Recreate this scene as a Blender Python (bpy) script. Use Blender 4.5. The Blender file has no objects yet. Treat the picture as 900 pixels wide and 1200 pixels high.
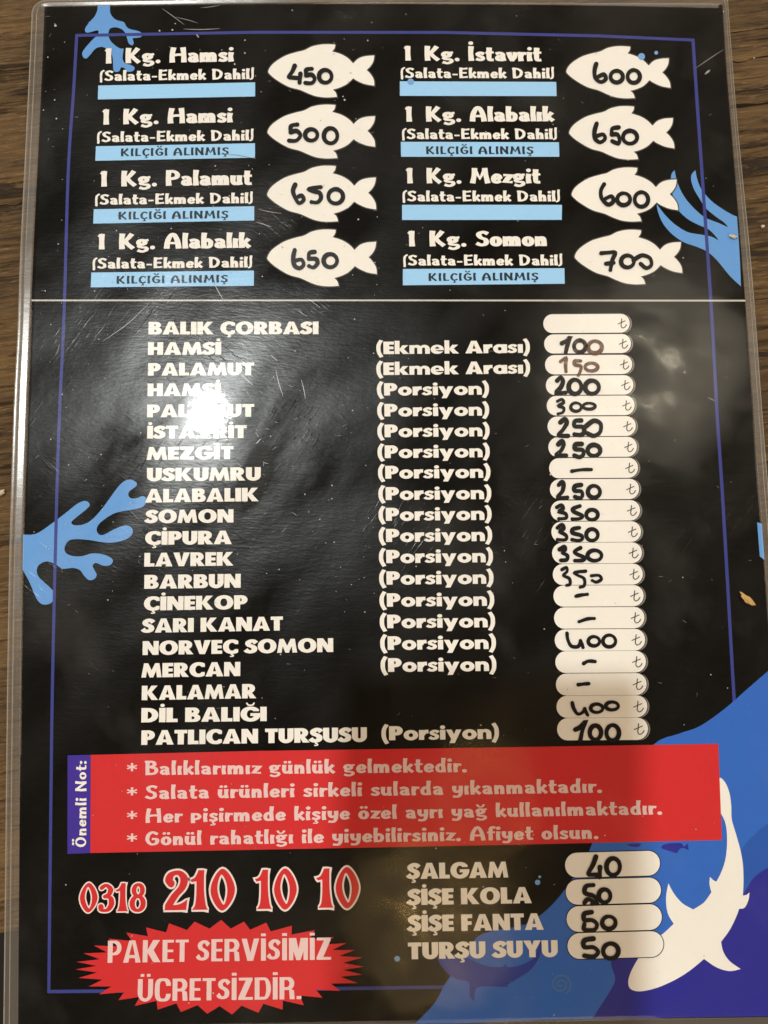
import bpy, bmesh, math, random
from mathutils import Vector, Matrix, Euler
from mathutils.geometry import delaunay_2d_cdt
random.seed(7)
scene = bpy.context.scene
C = scene.collection

# ------------------------------------------------------------------ camera
SHEET_Z = 0.0010            # height of the printed paper above the table top
CAM_LOC = Vector((-0.00683, -0.03085, 0.21170 + SHEET_Z))
CAM_ROT = Euler((math.radians(5.8906), math.radians(-0.9128), math.radians(-0.6428)), 'XYZ')
FPX = 867.0                 # focal length in photo pixels (900 x 1200)
cam_d = bpy.data.cameras.new('camera')
cam_d.sensor_fit = 'VERTICAL'; cam_d.sensor_height = 36.0
cam_d.lens = FPX / 1200.0 * 36.0
cam_d.clip_start = 0.02; cam_d.clip_end = 50
cam = bpy.data.objects.new('camera', cam_d); C.objects.link(cam)
cam.location = CAM_LOC; cam.rotation_euler = CAM_ROT
scene.camera = cam
cam_d.dof.use_dof = False

# ------------------------------------------------------------------ view, world, lamps
scene.view_settings.view_transform = 'Standard'
scene.view_settings.look = 'None'
scene.view_settings.exposure = -0.32
scene.view_settings.gamma = 1.0
scene.render.film_transparent = False
scene.cycles.max_bounces = 8
scene.cycles.transparent_max_bounces = 12
scene.cycles.use_denoising = True

world = bpy.data.worlds.new('World'); scene.world = world
world.use_nodes = True
wn = world.node_tree.nodes; wl = world.node_tree.links
bg = wn['Background']
wtc = wn.new('ShaderNodeTexCoord')
wno = wn.new('ShaderNodeTexNoise'); wno.inputs['Scale'].default_value = 2.3; wno.inputs['Detail'].default_value = 3
wcr = wn.new('ShaderNodeValToRGB')
wcr.color_ramp.elements[0].position = 0.36; wcr.color_ramp.elements[0].color = (0.50, 0.40, 0.30, 1)
wcr.color_ramp.elements[1].position = 0.66; wcr.color_ramp.elements[1].color = (1.2, 0.95, 0.68, 1)
# lit walls around, a dim ceiling overhead
wsep = wn.new('ShaderNodeSeparateXYZ'); wel = wn.new('ShaderNodeMapRange'); wel.interpolation_type = 'SMOOTHSTEP'
wel.inputs['From Min'].default_value = 0.50; wel.inputs['From Max'].default_value = 0.76
wel.inputs['To Min'].default_value = 1.0; wel.inputs['To Max'].default_value = 0.10
wmul = wn.new('ShaderNodeMix'); wmul.data_type = 'RGBA'; wmul.blend_type = 'MULTIPLY'; wmul.inputs[0].default_value = 1
wl.new(wtc.outputs['Generated'], wno.inputs['Vector']); wl.new(wno.outputs['Fac'], wcr.inputs['Fac'])
wl.new(wtc.outputs['Generated'], wsep.inputs[0]); wl.new(wsep.outputs['Z'], wel.inputs['Value'])
wl.new(wcr.outputs['Color'], wmul.inputs[6]); wl.new(wel.outputs[0], wmul.inputs[7])
wl.new(wmul.outputs[2], bg.inputs['Color']); bg.inputs['Strength'].default_value = 0.8

# lamps of the dining room, plus added reflection and fill lights; LAMPS = (name, x, y, z, size_x, size_y, watts, colour)
def aim(o, target):
    d = Vector(target) - o.location
    o.rotation_euler = d.to_track_quat('-Z', 'Y').to_euler()
def area(name, loc, sx, sy, watts, col, target=(0, 0, 0), disk=False, spread=180):
    l = bpy.data.lights.new(name, 'AREA')
    l.shape = 'ELLIPSE' if disk else 'RECTANGLE'
    l.size = sx; l.size_y = sy; l.energy = watts; l.color = col
    l.spread = math.radians(spread)
    o = bpy.data.objects.new(name, l); C.objects.link(o); o.location = loc; aim(o, target)
    return o

CAM_M = CAM_ROT.to_matrix()
def ray(px, py):
    return (CAM_M @ Vector(((px - 450.0) / FPX, -(py - 600.0) / FPX, -1.0))).normalized()
def at(px, py, z=SHEET_Z):
    """photo tracing coordinates -> a point of the flat sheet (a homography of the sheet plane)"""
    d = ray(px, py); t = (z - CAM_LOC.z) / d.z
    return CAM_LOC + d * t
def mirror_at(px, py, height):
    d = ray(px, py); p = at(px, py); d = Vector((d.x, d.y, -d.z))
    return p + d * (height / d.z)

L1 = mirror_at(246, 488, 1.9)      # ceiling spot whose glare sits on the left of the card
area('ceiling_spot', L1, 0.075, 0.075, 32, (0.96, 1.0, 0.98), (0, 0, 0), True)
L2 = mirror_at(758, 434, 1.6)      # frosted lamp, glows on the right of the card
area('ceiling_panel', L2, 0.14, 0.20, 2.5, (1.0, 0.88, 0.66), (0, 0, 0), True)
L3 = mirror_at(505, 1085, 1.1)  # added light, unseen, mirrored as the gold patch beside the drinks
area('warm_patch_light', L3, 0.085, 0.14, 0.55, (1.0, 0.64, 0.22), (0, 0, 0), True)
L4 = mirror_at(572, 930, 1.1)  # added narrow light, mirrored as the warm streak over the red notice
area('warm_streak_light', L4, 0.028, 0.15, 0.19, (1.0, 0.60, 0.20), (0, 0, 0), True)
# added broad fill lamp, unseen, beyond the top of the card
area('far_fill', (0.6, 2.7, 1.7), 1.6, 1.2, 23, (1.0, 0.79, 0.58))
# added warm fill lamps, out of view, to the sides and behind the photographer
area('left_fill', (-2.0, 0.2, 1.5), 1.5, 1.3, 16, (1.0, 0.80, 0.60))
area('room_fill', (2.0, 0.1, 1.5), 1.5, 1.3, 16, (1.0, 0.78, 0.57))
area('room_fill', (0.1, -2.1, 1.75), 1.6, 1.3, 15, (1.0, 0.78, 0.57))

# ------------------------------------------------------------------ helpers
def link(name, me, mats, parent=None):
    o = bpy.data.objects.new(name, me); C.objects.link(o)
    for m in (mats if isinstance(mats, (list, tuple)) else [mats]): me.materials.append(m)
    if parent is not None: o.parent = parent
    return o
def tag(o, label=None, cat=None, group=None, kind=None):
    if label: o['label'] = label
    if cat: o['category'] = cat
    if group: o['group'] = group
    if kind: o['kind'] = kind
    return o

def mat(name, col, rough=0.5, spec=0.3, mottle=0.06, scale=900, aniso=(1, 1, 1), bump=0.0):
    m = bpy.data.materials.new(name); m.use_nodes = True
    n = m.node_tree.nodes; l = m.node_tree.links; b = n['Principled BSDF']
    b.inputs['Roughness'].default_value = rough
    b.inputs['Specular IOR Level'].default_value = spec
    tc = n.new('ShaderNodeTexCoord'); mp = n.new('ShaderNodeMapping'); mp.inputs['Scale'].default_value = aniso
    no = n.new('ShaderNodeTexNoise'); no.inputs['Scale'].default_value = scale; no.inputs['Detail'].default_value = 4
    l.new(tc.outputs['Object'], mp.inputs['Vector']); l.new(mp.outputs['Vector'], no.inputs['Vector'])
    mx = n.new('ShaderNodeMix'); mx.data_type = 'RGBA'
    mx.inputs[6].default_value = tuple(c * (1 - mottle) for c in col) + (1,)
    mx.inputs[7].default_value = tuple(min(1, c * (1 + mottle)) for c in col) + (1,)
    l.new(no.outputs['Fac'], mx.inputs[0]); l.new(mx.outputs[2], b.inputs['Base Color'])
    if bump:
        bp = n.new('ShaderNodeBump'); bp.inputs['Strength'].default_value = bump; bp.inputs['Distance'].default_value = 0.0002
        l.new(no.outputs['Fac'], bp.inputs['Height']); l.new(bp.outputs['Normal'], b.inputs['Normal'])
    return m

M = {}
M['black'] = mat('black_print', (0.0045, 0.0041, 0.0034), 0.7, 0.02, 0.5, 1500, (0.25, 1, 1))
M['white'] = mat('white_print', (0.80, 0.782, 0.755), 0.6, 0.2, 0.025, 700)
M['soft'] = mat('grey_print', (0.20, 0.19, 0.175), 0.6, 0.2, 0.1, 700)
M['soft2'] = mat('dark_grey_print', (0.055, 0.052, 0.048), 0.6, 0.2, 0.1, 700)
M['strip'] = mat('pale_blue_print', (0.32, 0.60, 0.92), 0.6, 0.2, 0.03, 700)
M['stripink'] = mat('navy_print', (0.012, 0.022, 0.035), 0.6, 0.2, 0.1, 700)
M['coral'] = mat('coral_blue_print', (0.115, 0.315, 0.70), 0.6, 0.2, 0.04, 700)
M['line'] = mat('violet_blue_print', (0.036, 0.046, 0.25), 0.6, 0.2, 0.08, 700)
M['red'] = mat('red_print', (0.57, 0.021, 0.025), 0.6, 0.2, 0.05, 600)
M['pinkwhite'] = mat('pinkish_white_print', (0.72, 0.53, 0.54), 0.6, 0.2, 0.03, 700)
M['pinkwhite2'] = mat('pale_pink_print', (0.76, 0.66, 0.66), 0.6, 0.2, 0.03, 700)
M['tab'] = mat('indigo_print', (0.045, 0.022, 0.30), 0.6, 0.2, 0.05, 700)
M['wave'] = mat('sea_blue_print', (0.027, 0.130, 0.53), 0.6, 0.2, 0.05, 500)
M['wave2'] = mat('mid_blue_print', (0.020, 0.092, 0.42), 0.6, 0.2, 0.05, 500)
M['navy'] = mat('deep_indigo_print', (0.021, 0.021, 0.275), 0.6, 0.2, 0.05, 500)
M['deep'] = mat('dim_blue_print', (0.017, 0.042, 0.33), 0.6, 0.2, 0.05, 500)
M['shell'] = mat('shell_blue_print', (0.06, 0.16, 0.43), 0.6, 0.2, 0.05, 500)
M['dot'] = mat('bubble_blue_print', (0.17, 0.36, 0.70), 0.6, 0.2, 0.05, 500)
M['lira'] = mat('lira_print', (0.045, 0.040, 0.036), 0.6, 0.2, 0.1, 900)
M['seam'] = mat('pale_seam', (0.55, 0.53, 0.50), 0.5, 0.3, 0.1, 600)
M['paper'] = mat('white_paper', (0.75, 0.73, 0.70), 0.8, 0.2, 0.05, 700)
M['crumb'] = mat('bread_crumb', (0.52, 0.33, 0.12), 0.8, 0.2, 0.35, 1500, bump=0.6)
M['crumb_pale'] = mat('pale_crumb', (0.50, 0.44, 0.33), 0.8, 0.2, 0.25, 1500, bump=0.6)
M['dust'] = mat('dust_specks', (0.42, 0.40, 0.37), 0.8, 0.2, 0.3, 2000)
M['scratch'] = mat('scratched_plastic', (0.26, 0.25, 0.24), 0.35, 0.6, 0.3, 2000)

def marker(name, col, cover, rough=0.3):
    """felt pen on plastic: uneven ink, rubbed thin in places"""
    m = bpy.data.materials.new(name); m.use_nodes = True
    n = m.node_tree.nodes; l = m.node_tree.links; b = n['Principled BSDF']
    b.inputs['Base Color'].default_value = (*col, 1); b.inputs['Roughness'].default_value = rough
    b.inputs['Specular IOR Level'].default_value = 0.3
    tr = n.new('ShaderNodeBsdfTransparent'); mx = n.new('ShaderNodeMixShader')
    no = n.new('ShaderNodeTexNoise'); no.inputs['Scale'].default_value = 620; no.inputs['Detail'].default_value = 5
    tc = n.new('ShaderNodeTexCoord'); l.new(tc.outputs['Object'], no.inputs['Vector'])
    cr = n.new('ShaderNodeValToRGB')
    cr.color_ramp.elements[0].position = 0.25; cr.color_ramp.elements[0].color = (cover,) * 3 + (1,)
    cr.color_ramp.elements[1].position = 0.55; cr.color_ramp.elements[1].color = (min(1, cover + 0.35),) * 3 + (1,)
    l.new(no.outputs['Fac'], cr.inputs['Fac']); l.new(cr.outputs['Color'], mx.inputs['Fac'])
    l.new(tr.outputs[0], mx.inputs[1]); l.new(b.outputs[0], mx.inputs[2])
    l.new(mx.outputs[0], n['Material Output'].inputs['Surface'])
    return m
M['ink'] = marker('black_marker', (0.008, 0.007, 0.007), 0.96)
M['ink_grey'] = marker('rubbed_marker', (0.020, 0.014, 0.012), 0.62)
M['ink_brown'] = marker('faded_brown_marker', (0.13, 0.065, 0.04), 0.50)

def film_mat(name, haze, hazecol, rough=0.008):
    m = bpy.data.materials.new(name); m.use_nodes = True
    n = m.node_tree.nodes; l = m.node_tree.links
    n.remove(n['Principled BSDF']); out = n['Material Output']
    tc = n.new('ShaderNodeTexCoord')
    def noise(scale, det, sx=1, sy=1, rot=0):
        rt = n.new('ShaderNodeMapping'); rt.inputs['Rotation'].default_value = (0, 0, rot); l.new(tc.outputs['Object'], rt.inputs['Vector'])
        mp = n.new('ShaderNodeMapping'); mp.inputs['Scale'].default_value = (sx, sy, 1)
        no = n.new('ShaderNodeTexNoise'); no.inputs['Scale'].default_value = scale; no.inputs['Detail'].default_value = det
        l.new(rt.outputs['Vector'], mp.inputs['Vector']); l.new(mp.outputs['Vector'], no.inputs['Vector'])
        return no.outputs['Fac']
    def math_(op, a, b):
        q = n.new('ShaderNodeMath'); q.operation = op
        for i, v in enumerate((a, b)):
            if isinstance(v, (int, float)): q.inputs[i].default_value = v
            else: l.new(v, q.inputs[i])
        return q.outputs[0]
    # bump: broad waviness, brushed grain along x, fine criss-cross scratches
    wav = noise(52, 4); grain = noise(620, 4, 0.20, 1); fine = noise(1500, 2, 1, 0.10, 0.6); fine2 = noise(1300, 2, 1, 0.12, -0.9)
    def bump(h, dist, st, prev=None):
        q = n.new('ShaderNodeBump'); q.inputs['Distance'].default_value = dist; q.inputs['Strength'].default_value = st; l.new(h, q.inputs['Height'])
        if prev: l.new(prev, q.inputs['Normal'])
        return q.outputs[0]
    b1 = bump(wav, 0.00022, 0.5)
    b2 = bump(grain, 0.00002, 0.5, b1)
    def peak(h, lo, hi):
        q = n.new('ShaderNodeMapRange'); q.inputs['From Min'].default_value = lo; q.inputs['From Max'].default_value = hi; l.new(h, q.inputs['Value']); return q.outputs[0]
    spots = noise(33, 5); grain2 = noise(1500, 3, .35, 1, .1)
    scr = math_('ADD', math_('MULTIPLY', peak(fine, .60, .75), peak(spots, .52, .66)), math_('MULTIPLY', peak(fine2, .60, .75), peak(noise(47, 4), .54, .68)))
    b3 = bump(math_('ADD', math_('ADD', math_('MULTIPLY', grain, .45), math_('MULTIPLY', grain2, .4)), math_('MULTIPLY', scr, .55)), 0.00020, 0.34, b1)
    fr = n.new('ShaderNodeFresnel'); l.new(b1, fr.inputs['Normal'])
    geo = n.new('ShaderNodeNewGeometry')        # a thin film: the same index met from above and from below
    l.new(math_('ADD', 1.48, math_('MULTIPLY', geo.outputs['Backfacing'], 1 / 1.48 - 1.48)), fr.inputs['IOR'])
    g1 = n.new('ShaderNodeBsdfGlossy'); l.new(b2, g1.inputs['Normal'])
    smear = noise(42, 7, 1, 0.5, 0.7)
    # rougher spots put under the mirrored lights, to blur their reflections
    blur_spots = None
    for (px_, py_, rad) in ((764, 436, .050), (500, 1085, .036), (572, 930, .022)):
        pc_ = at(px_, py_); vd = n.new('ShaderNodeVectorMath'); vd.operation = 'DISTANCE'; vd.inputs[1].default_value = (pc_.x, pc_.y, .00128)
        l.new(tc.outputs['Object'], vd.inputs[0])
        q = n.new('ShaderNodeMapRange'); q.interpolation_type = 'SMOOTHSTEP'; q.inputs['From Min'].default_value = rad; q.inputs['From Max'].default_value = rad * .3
        l.new(vd.outputs['Value'], q.inputs['Value']); blur_spots = q.outputs[0] if blur_spots is None else math_('ADD', blur_spots, q.outputs[0])
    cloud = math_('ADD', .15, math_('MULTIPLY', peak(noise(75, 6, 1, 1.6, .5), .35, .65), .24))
    l.new(math_('ADD', math_('ADD', rough, math_('MULTIPLY', smear, 0.045)), math_('MULTIPLY', blur_spots, cloud)), g1.inputs['Roughness'])
    g2 = n.new('ShaderNodeBsdfGlossy'); g2.inputs['Roughness'].default_value = 0.27; l.new(b3, g2.inputs['Normal'])
    tr = n.new('ShaderNodeBsdfTransparent'); tr.inputs['Color'].default_value = (0.985, 0.98, 0.965, 1)
    df = n.new('ShaderNodeBsdfDiffuse'); df.inputs['Color'].default_value = (*hazecol, 1)
    mh = n.new('ShaderNodeMixShader'); l.new(tr.outputs[0], mh.inputs[1]); l.new(df.outputs[0], mh.inputs[2])
    sm2 = noise(24, 7, 1, 0.7, -0.5)
    cr = n.new('ShaderNodeMapRange'); cr.inputs['From Min'].default_value = 0.56; cr.inputs['From Max'].default_value = 0.74
    cr.inputs['To Min'].default_value = haze; cr.inputs['To Max'].default_value = haze + 0.03; l.new(sm2, cr.inputs['Value'])
    l.new(cr.outputs[0], mh.inputs['Fac'])
    m2 = n.new('ShaderNodeMixShader'); l.new(mh.outputs[0], m2.inputs[1]); l.new(g2.outputs[0], m2.inputs[2])
    mr = n.new('ShaderNodeMapRange'); mr.inputs['From Min'].default_value = 0.38; mr.inputs['From Max'].default_value = 0.68
    mr.inputs['To Min'].default_value = 0.003; mr.inputs['To Max'].default_value = 0.040; l.new(smear, mr.inputs['Value'])
    l.new(mr.outputs[0], m2.inputs['Fac'])
    m1 = n.new('ShaderNodeMixShader'); l.new(fr.outputs[0], m1.inputs['Fac']); l.new(m2.outputs[0], m1.inputs[1]); l.new(g1.outputs[0], m1.inputs[2])
    l.new(m1.outputs[0], out.inputs['Surface'])
    return m
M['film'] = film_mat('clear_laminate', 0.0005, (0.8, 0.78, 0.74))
M['margin'] = film_mat('milky_laminate_margin', 0.20, (0.36, 0.32, 0.27), 0.2)

# ------------------------------------------------------------------ flat shapes: union of outlines by triangulation
def wind(poly, x, y):
    w = 0; n = len(poly); x0, y0 = poly[-1]
    for x1, y1 in poly:
        if y0 <= y:
            if y1 > y and (x1 - x0) * (y - y0) - (x - x0) * (y1 - y0) > 0: w += 1
        elif y1 <= y and (x1 - x0) * (y - y0) - (x - x0) * (y1 - y0) < 0: w -= 1
        x0, y0 = x1, y1
    return w
def triangulate(adds, subs=(), clip=None):
    """adds/subs: lists of polygons; clip = (ymin, ymax). Returns verts, tris of the union minus subs."""
    polys = [p for p in list(adds) + list(subs) if len(p) > 2]
    if clip:
        X0 = min(x for p in polys for x, y in p) - 0.1; X1 = max(x for p in polys for x, y in p) + 0.1
        cp = [(X0, clip[0]), (X1, clip[0]), (X1, clip[1]), (X0, clip[1])]; polys.append(cp)
    vs = []; es = []
    for p in polys:
        b = len(vs); vs += [Vector(q) for q in p]; es += [(b + i, b + (i + 1) % len(p)) for i in range(len(p))]
    v2, e2, f2, *_ = delaunay_2d_cdt(vs, es, [], 0, 1e-5)
    tris = []
    for f in f2:
        x = sum(v2[i].x for i in f) / len(f); y = sum(v2[i].y for i in f) / len(f)
        if clip and not (clip[0] < y < clip[1]): continue
        if any(wind(p, x, y) for p in adds) and not any(wind(p, x, y) for p in subs): tris.append(tuple(f))
    used = sorted({i for t in tris for i in t}); mp = {k: i for i, k in enumerate(used)}
    return [(v2[i].x, v2[i].y) for i in used], [tuple(mp[i] for i in t) for t in tris]

def smooth(pts, closed=False, n=5):
    """Catmull-Rom through pts; a point (x, y, 1) is a sharp corner"""
    P = [(p[0], p[1]) for p in pts]; S = [len(p) > 2 for p in pts]; N = len(P); out = []
    for i in range(N if closed else N - 1):
        p1 = P[i]; p2 = P[(i + 1) % N]
        p0 = P[i - 1] if (closed or i > 0) else p1
        p3 = P[(i + 2) % N] if (closed or i + 2 < N) else p2
        if S[i]: p0 = p1
        if S[(i + 1) % N]: p3 = p2
        for k in range(n):
            t = k / n; a = t * t; b = a * t
            out.append(tuple(0.5 * (2 * p1[j] + (p2[j] - p0[j]) * t + (2 * p0[j] - 5 * p1[j] + 4 * p2[j] - p3[j]) * a + (3 * p1[j] - p0[j] - 3 * p2[j] + p3[j]) * b) for j in (0, 1)))
    if not closed: out.append(P[-1])
    return out
def ellipse(cx, cy, rx, ry, n=24, k=2.0, a0=0):
    r = []
    for i in range(n):
        a = 2 * math.pi * i / n + a0; c, s = math.cos(a), math.sin(a)
        r.append((cx + rx * math.copysign(abs(c) ** (2 / k), c), cy + ry * math.copysign(abs(s) ** (2 / k), s)))
    return r
def stroke(pts, wv, wh, closed=False, cap=True, taper=None):
    """outline of a pen stroke; wv = width of upright strokes, wh = of level ones"""
    n = len(pts); L = []; R = []; nor = []
    for i in range(n):
        a = pts[i - 1] if (i > 0 or closed) else pts[i]; b = pts[(i + 1) % n] if (i < n - 1 or closed) else pts[i]
        dx, dy = b[0] - a[0], b[1] - a[1]; d = math.hypot(dx, dy) or 1e-9
        nx, ny = -dy / d, dx / d
        # miter correction
        m = 1.0
        if 0 < i < n - 1 or closed:
            ex, ey = pts[i][0] - a[0], pts[i][1] - a[1]; q = math.hypot(ex, ey) or 1e-9
            cs = abs(nx * -ey / q + ny * ex / q); m = 1 / max(cs, 0.6)
        h = 0.5 * math.hypot(nx * wv, ny * wh) * m
        if taper: h *= taper(i / max(1, n - 1))
        L.append((pts[i][0] + nx * h, pts[i][1] + ny * h)); R.append((pts[i][0] - nx * h, pts[i][1] - ny * h)); nor.append((nx, ny, h))
    if closed:
        return L + [L[0]] + [R[0]] + R[::-1]
    if not cap: return L + R[::-1]
    def cap_arc(i, sgn):
        nx, ny, h = nor[i]; dx, dy = (ny, -nx); x, y = pts[i]; r = []
        for k in range(1, 6):
            a = math.pi * k / 6
            r.append((x + nx * h * math.cos(a) * sgn + dx * h * math.sin(a) * sgn, y + ny * h * math.cos(a) * sgn + dy * h * math.sin(a) * sgn))
        return r
    return L + cap_arc(n - 1, 1) + R[::-1] + cap_arc(0, -1)

# ------------------------------------------------------------------ lettering: every glyph is drawn here as outlines
def rc(x0, y0, x1, y1): return [(x0, y0), (x1, y0), (x1, y1), (x0, y1)]
def lobe(x0, y0, x1, y1, rx=None):
    ry = (y1 - y0) / 2; rx = rx or min(ry, x1 - x0); cx = x1 - rx; cy = (y0 + y1) / 2
    return [(x0, y0)] + [(cx + rx * math.sin(a), cy - ry * math.cos(a)) for a in [math.pi * i / 12 for i in range(13)]] + [(x0, y1)]
def solve(ops):
    polys = [p for _, p in ops]; vs = []; es = []
    for p in polys:
        b = len(vs); vs += [Vector(q) for q in p]; es += [(b + i, b + (i + 1) % len(p)) for i in range(len(p))]
    v2, e2, f2, *_ = delaunay_2d_cdt(vs, es, [], 0, 1e-5)
    tris = []
    for f in f2:
        x = sum(v2[i].x for i in f) / len(f); y = sum(v2[i].y for i in f) / len(f); on = False
        for sgn, p in ops:
            if sgn == '+':
                if not on and wind(p, x, y): on = True
            elif on and wind(p, x, y): on = False
        if on: tris.append(f)
    used = sorted({i for t in tris for i in t}); mp = {k: i for i, k in enumerate(used)}
    return [(v2[i].x, v2[i].y) for i in used], [tuple(mp[i] for i in t) for t in tris]

def heavy_font(s=0.325, t=0.235, k=2.1):
    """geometric, very bold sans capitals (and the few small letters needed)"""
    P = lambda p: ('+', p); N = lambda p: ('-', p); G = {}
    cond = k > 2.5
    G['I'] = (s, [P(rc(0, 0, s, 1))])
    G['L'] = (.57, [P(rc(0, 0, s, 1)), P(rc(0, 0, .57, t))])
    G['E'] = (.59, [P(rc(0, 0, s, 1)), P(rc(0, 0, .59, t)), P(rc(0, 1 - t, .59, 1)), P(rc(0, .5 - t * .46, .56, .5 + t * .46))])
    G['F'] = (.57, [P(rc(0, 0, s, 1)), P(rc(0, 1 - t, .57, 1)), P(rc(0, .47 - t * .46, .53, .47 + t * .46))])
    G['T'] = (.68, [P(rc(0, 1 - t, .68, 1)), P(rc(.34 - s / 2, 0, .34 + s / 2, 1))])
    G['H'] = (.84, [P(rc(0, 0, s, 1)), P(rc(.84 - s, 0, .84, 1)), P(rc(0, .5 - t / 2, .84, .5 + t / 2))])
    up = lambda x0, x1, y0: [(x0, 1.0)] + [((x0 + x1) / 2 - (x1 - x0) / 2 * math.cos(a), y0 + (x1 - x0) * .5 * (1 - math.sin(a))) for a in [math.pi * i / 14 for i in range(15)]] + [(x1, 1.0)]
    G['U'] = (.80, [P(up(0, .80, -.02)), N([(x, y + (.001 if y < 1 else .1)) for x, y in up(s, .80 - s, t)])])
    G['Ü'] = (.80, G['U'][1] + [P(rc(.14, 1.1, .14 + s * .75, 1.1 + t)), P(rc(.66 - s * .75, 1.1, .66, 1.1 + t))])
    G['N'] = (.88, [P(rc(0, 0, s * .88, 1)), P(rc(.88 - s * .88, 0, .88, 1)), P([(0, 1), (s * 1.0, 1), (.88, 0), (.88 - s * 1.0, 0)])])
    if cond:
        G['M'] = (1.0, [P(rc(0, 0, s * .92, 1)), P(rc(1 - s * .92, 0, 1, 1)), P([(0, 1), (.38, 1), (.5, .5), (.62, 1), (1, 1), (.61, 0), (.39, 0)])])
    else:
        G['M'] = (1.10, [P([(0, 0), (.25, 0), (.36, 1), (.13, 1)]), P([(1.1, 0), (.85, 0), (.74, 1), (.97, 1)]), P([(.13, 1), (.36, 1), (.55, .50), (.74, 1), (.97, 1), (.645, 0), (.455, 0)])])
    G['A'] = (.97, [P([(0, 0), (.335, 1), (.635, 1), (.97, 0)]), N([(s + .01, -.1), (.97 - s - .01, -.1), (.97 - s - .06, .165), (s + .06, .165)]), N([(.485, .74), (.405, .36), (.565, .36)])])
    if cond: G['A'] = (.92, [P([(0, 0), (.30, 1), (.62, 1), (.92, 0)]), N([(s, -.1), (.92 - s, -.1), (.92 - s - .06, .2), (s + .06, .2)]), N([(.46, .88), (s + .055, .34), (.865 - s, .34)])])
    G['V'] = (.92, [P([(0, 1), (s + .02, 1), (.46, .36), (.90 - s, 1), (.92, 1), (.61, 0), (.31, 0)])])
    G['Y'] = (.88, [P([(0, 1), (s + .03, 1), (.44, .70), (.85 - s, 1), (.88, 1), (.44 + s / 2, .42), (.44 + s / 2, 0), (.44 - s / 2, 0), (.44 - s / 2, .42)])])
    G['K'] = (.94, [P(rc(0, 0, s, 1)), P([(s - .02, .53), (.54, 1), (.90, 1), (.57, .55), (.94, 0), (.57, 0), (s - .02, .45)])])
    G['Z'] = (.76, [P(rc(0, 0, .76, t)), P(rc(.02, 1 - t, .74, 1)), P([(0, t * .9), (s * 1.35, t * .9), (.74, 1 - t * .9), (.74 - s * 1.35, 1 - t * .9)])])
    G['P'] = (.72, [P(rc(0, 0, s, 1)), P(lobe(0, .34, .72, 1)), N(lobe(s, .34 + t * .9, .74 - s, 1 - t * .9))])
    G['R'] = (.80, [P(rc(0, 0, s, 1)), P(lobe(0, .36, .74, 1)), N(lobe(s, .36 + t * .85, .76 - s, 1 - t * .85)), P([(s * .9, .40), (.52, .45), (.82, 0), (.46, 0), (s * .95, .34)])])
    if cond: G['R'] = (.80, [P(rc(0, 0, s, 1)), P(lobe(0, .42, .78, 1)), N(lobe(s, .42 + t, .78 - s, 1 - t)), P([(.78 - s, .48), (.76, .40), (.80, 0), (.80 - s, 0), (.76 - s, .42)])])
    G['B'] = (.77, [P(rc(0, 0, s, 1)), P(lobe(0, .47, .71, 1)), P(lobe(0, 0, .77, .55)), N(lobe(s, .47 + t * .72, .75 - s, 1 - t * .82)), N(lobe(s, t * .82, .80 - s, .55 - t * .72))])
    G['D'] = (.86, [P(lobe(0, 0, .86, 1, .5 if not cond else .34)), N(lobe(s, t, .86 - s, 1 - t, .24 if not cond else .1))])
    ow = 1.02 if not cond else .86
    G['O'] = (ow, [P(ellipse(ow / 2, .5, ow / 2, .525, 28, k)), N(ellipse(ow / 2, .5, ow / 2 - s, .525 - t, 24, k))])
    G['C'] = (.84, [P(ellipse(ow / 2, .5, ow / 2, .525, 28, k)), N(ellipse(ow / 2, .5, ow / 2 - s, .525 - t, 24, k)), N(rc(ow / 2, .32, 1.3, .68)), N(rc(.84, -1, 1.3, 2))])
    G['G'] = (.96, [P(ellipse(ow / 2, .5, ow / 2, .525, 28, k)), N(ellipse(ow / 2, .5, ow / 2 - s, .525 - t, 24, k)), N(rc(ow / 2, .56, 1.3, .70)), N(rc(.93, .6, 1.3, 2)), P(rc(.50, .37, .985, .565))])
    S = smooth([(.61, .735), (.48, .865), (.33, .885), (.17, .76), (.21, .60), (.38, .50), (.50, .38), (.48, .20), (.32, .112), (.15, .14), (.02, .265)], n=4)
    G['S'] = (.66, [P(stroke(S, s, t, cap=False))])
    ced = lambda x: [P(stroke(smooth([(x, .0), (x - .02, -.07), (x + .06, -.11), (x + .05, -.19), (x - .08, -.20)], n=3), .09, .08))]
    dot = lambda x, y, r: [P(ellipse(x, y, r, r, 14))]
    G['Ç'] = (.84, G['C'][1] + ced(.50)); G['Ş'] = (.66, G['S'][1] + ced(.33))
    G['İ'] = (s, G['I'][1] + (dot(s / 2, 1.17, .115) if not cond else [P(rc(0, 1.1, s, 1.1 + t))]))
    G['Ğ'] = (.96, G['G'][1] + [P(stroke(smooth([(.32, 1.26), (.40, 1.13), (.60, 1.13), (.68, 1.26)], n=4), .09, .10))])
    G['.'] = (s, [P(rc(0, 0, s, t * 1.1))])
    # small letters
    x = .70
    G['ı'] = (.28, [P(rc(0, 0, .28, x))]); G['i'] = (.28, [P(rc(0, 0, .28, x))] + dot(.14, .88, .135))
    G['o'] = (.76, [P(ellipse(.38, .345, .38, .37, 24)), N(ellipse(.38, .345, .115, .145, 16))])
    G['e'] = (.74, [P(ellipse(.37, .345, .37, .37, 24)), N(ellipse(.37, .38, .12, .165, 16)), P(rc(.12, .28, .70, .40)), N(rc(.42, .18, .9, .275))])
    G['a'] = (.78, [P(ellipse(.36, .345, .36, .37, 24)), N(ellipse(.37, .345, .105, .145, 16)), P(rc(.51, 0, .78, x))])
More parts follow.
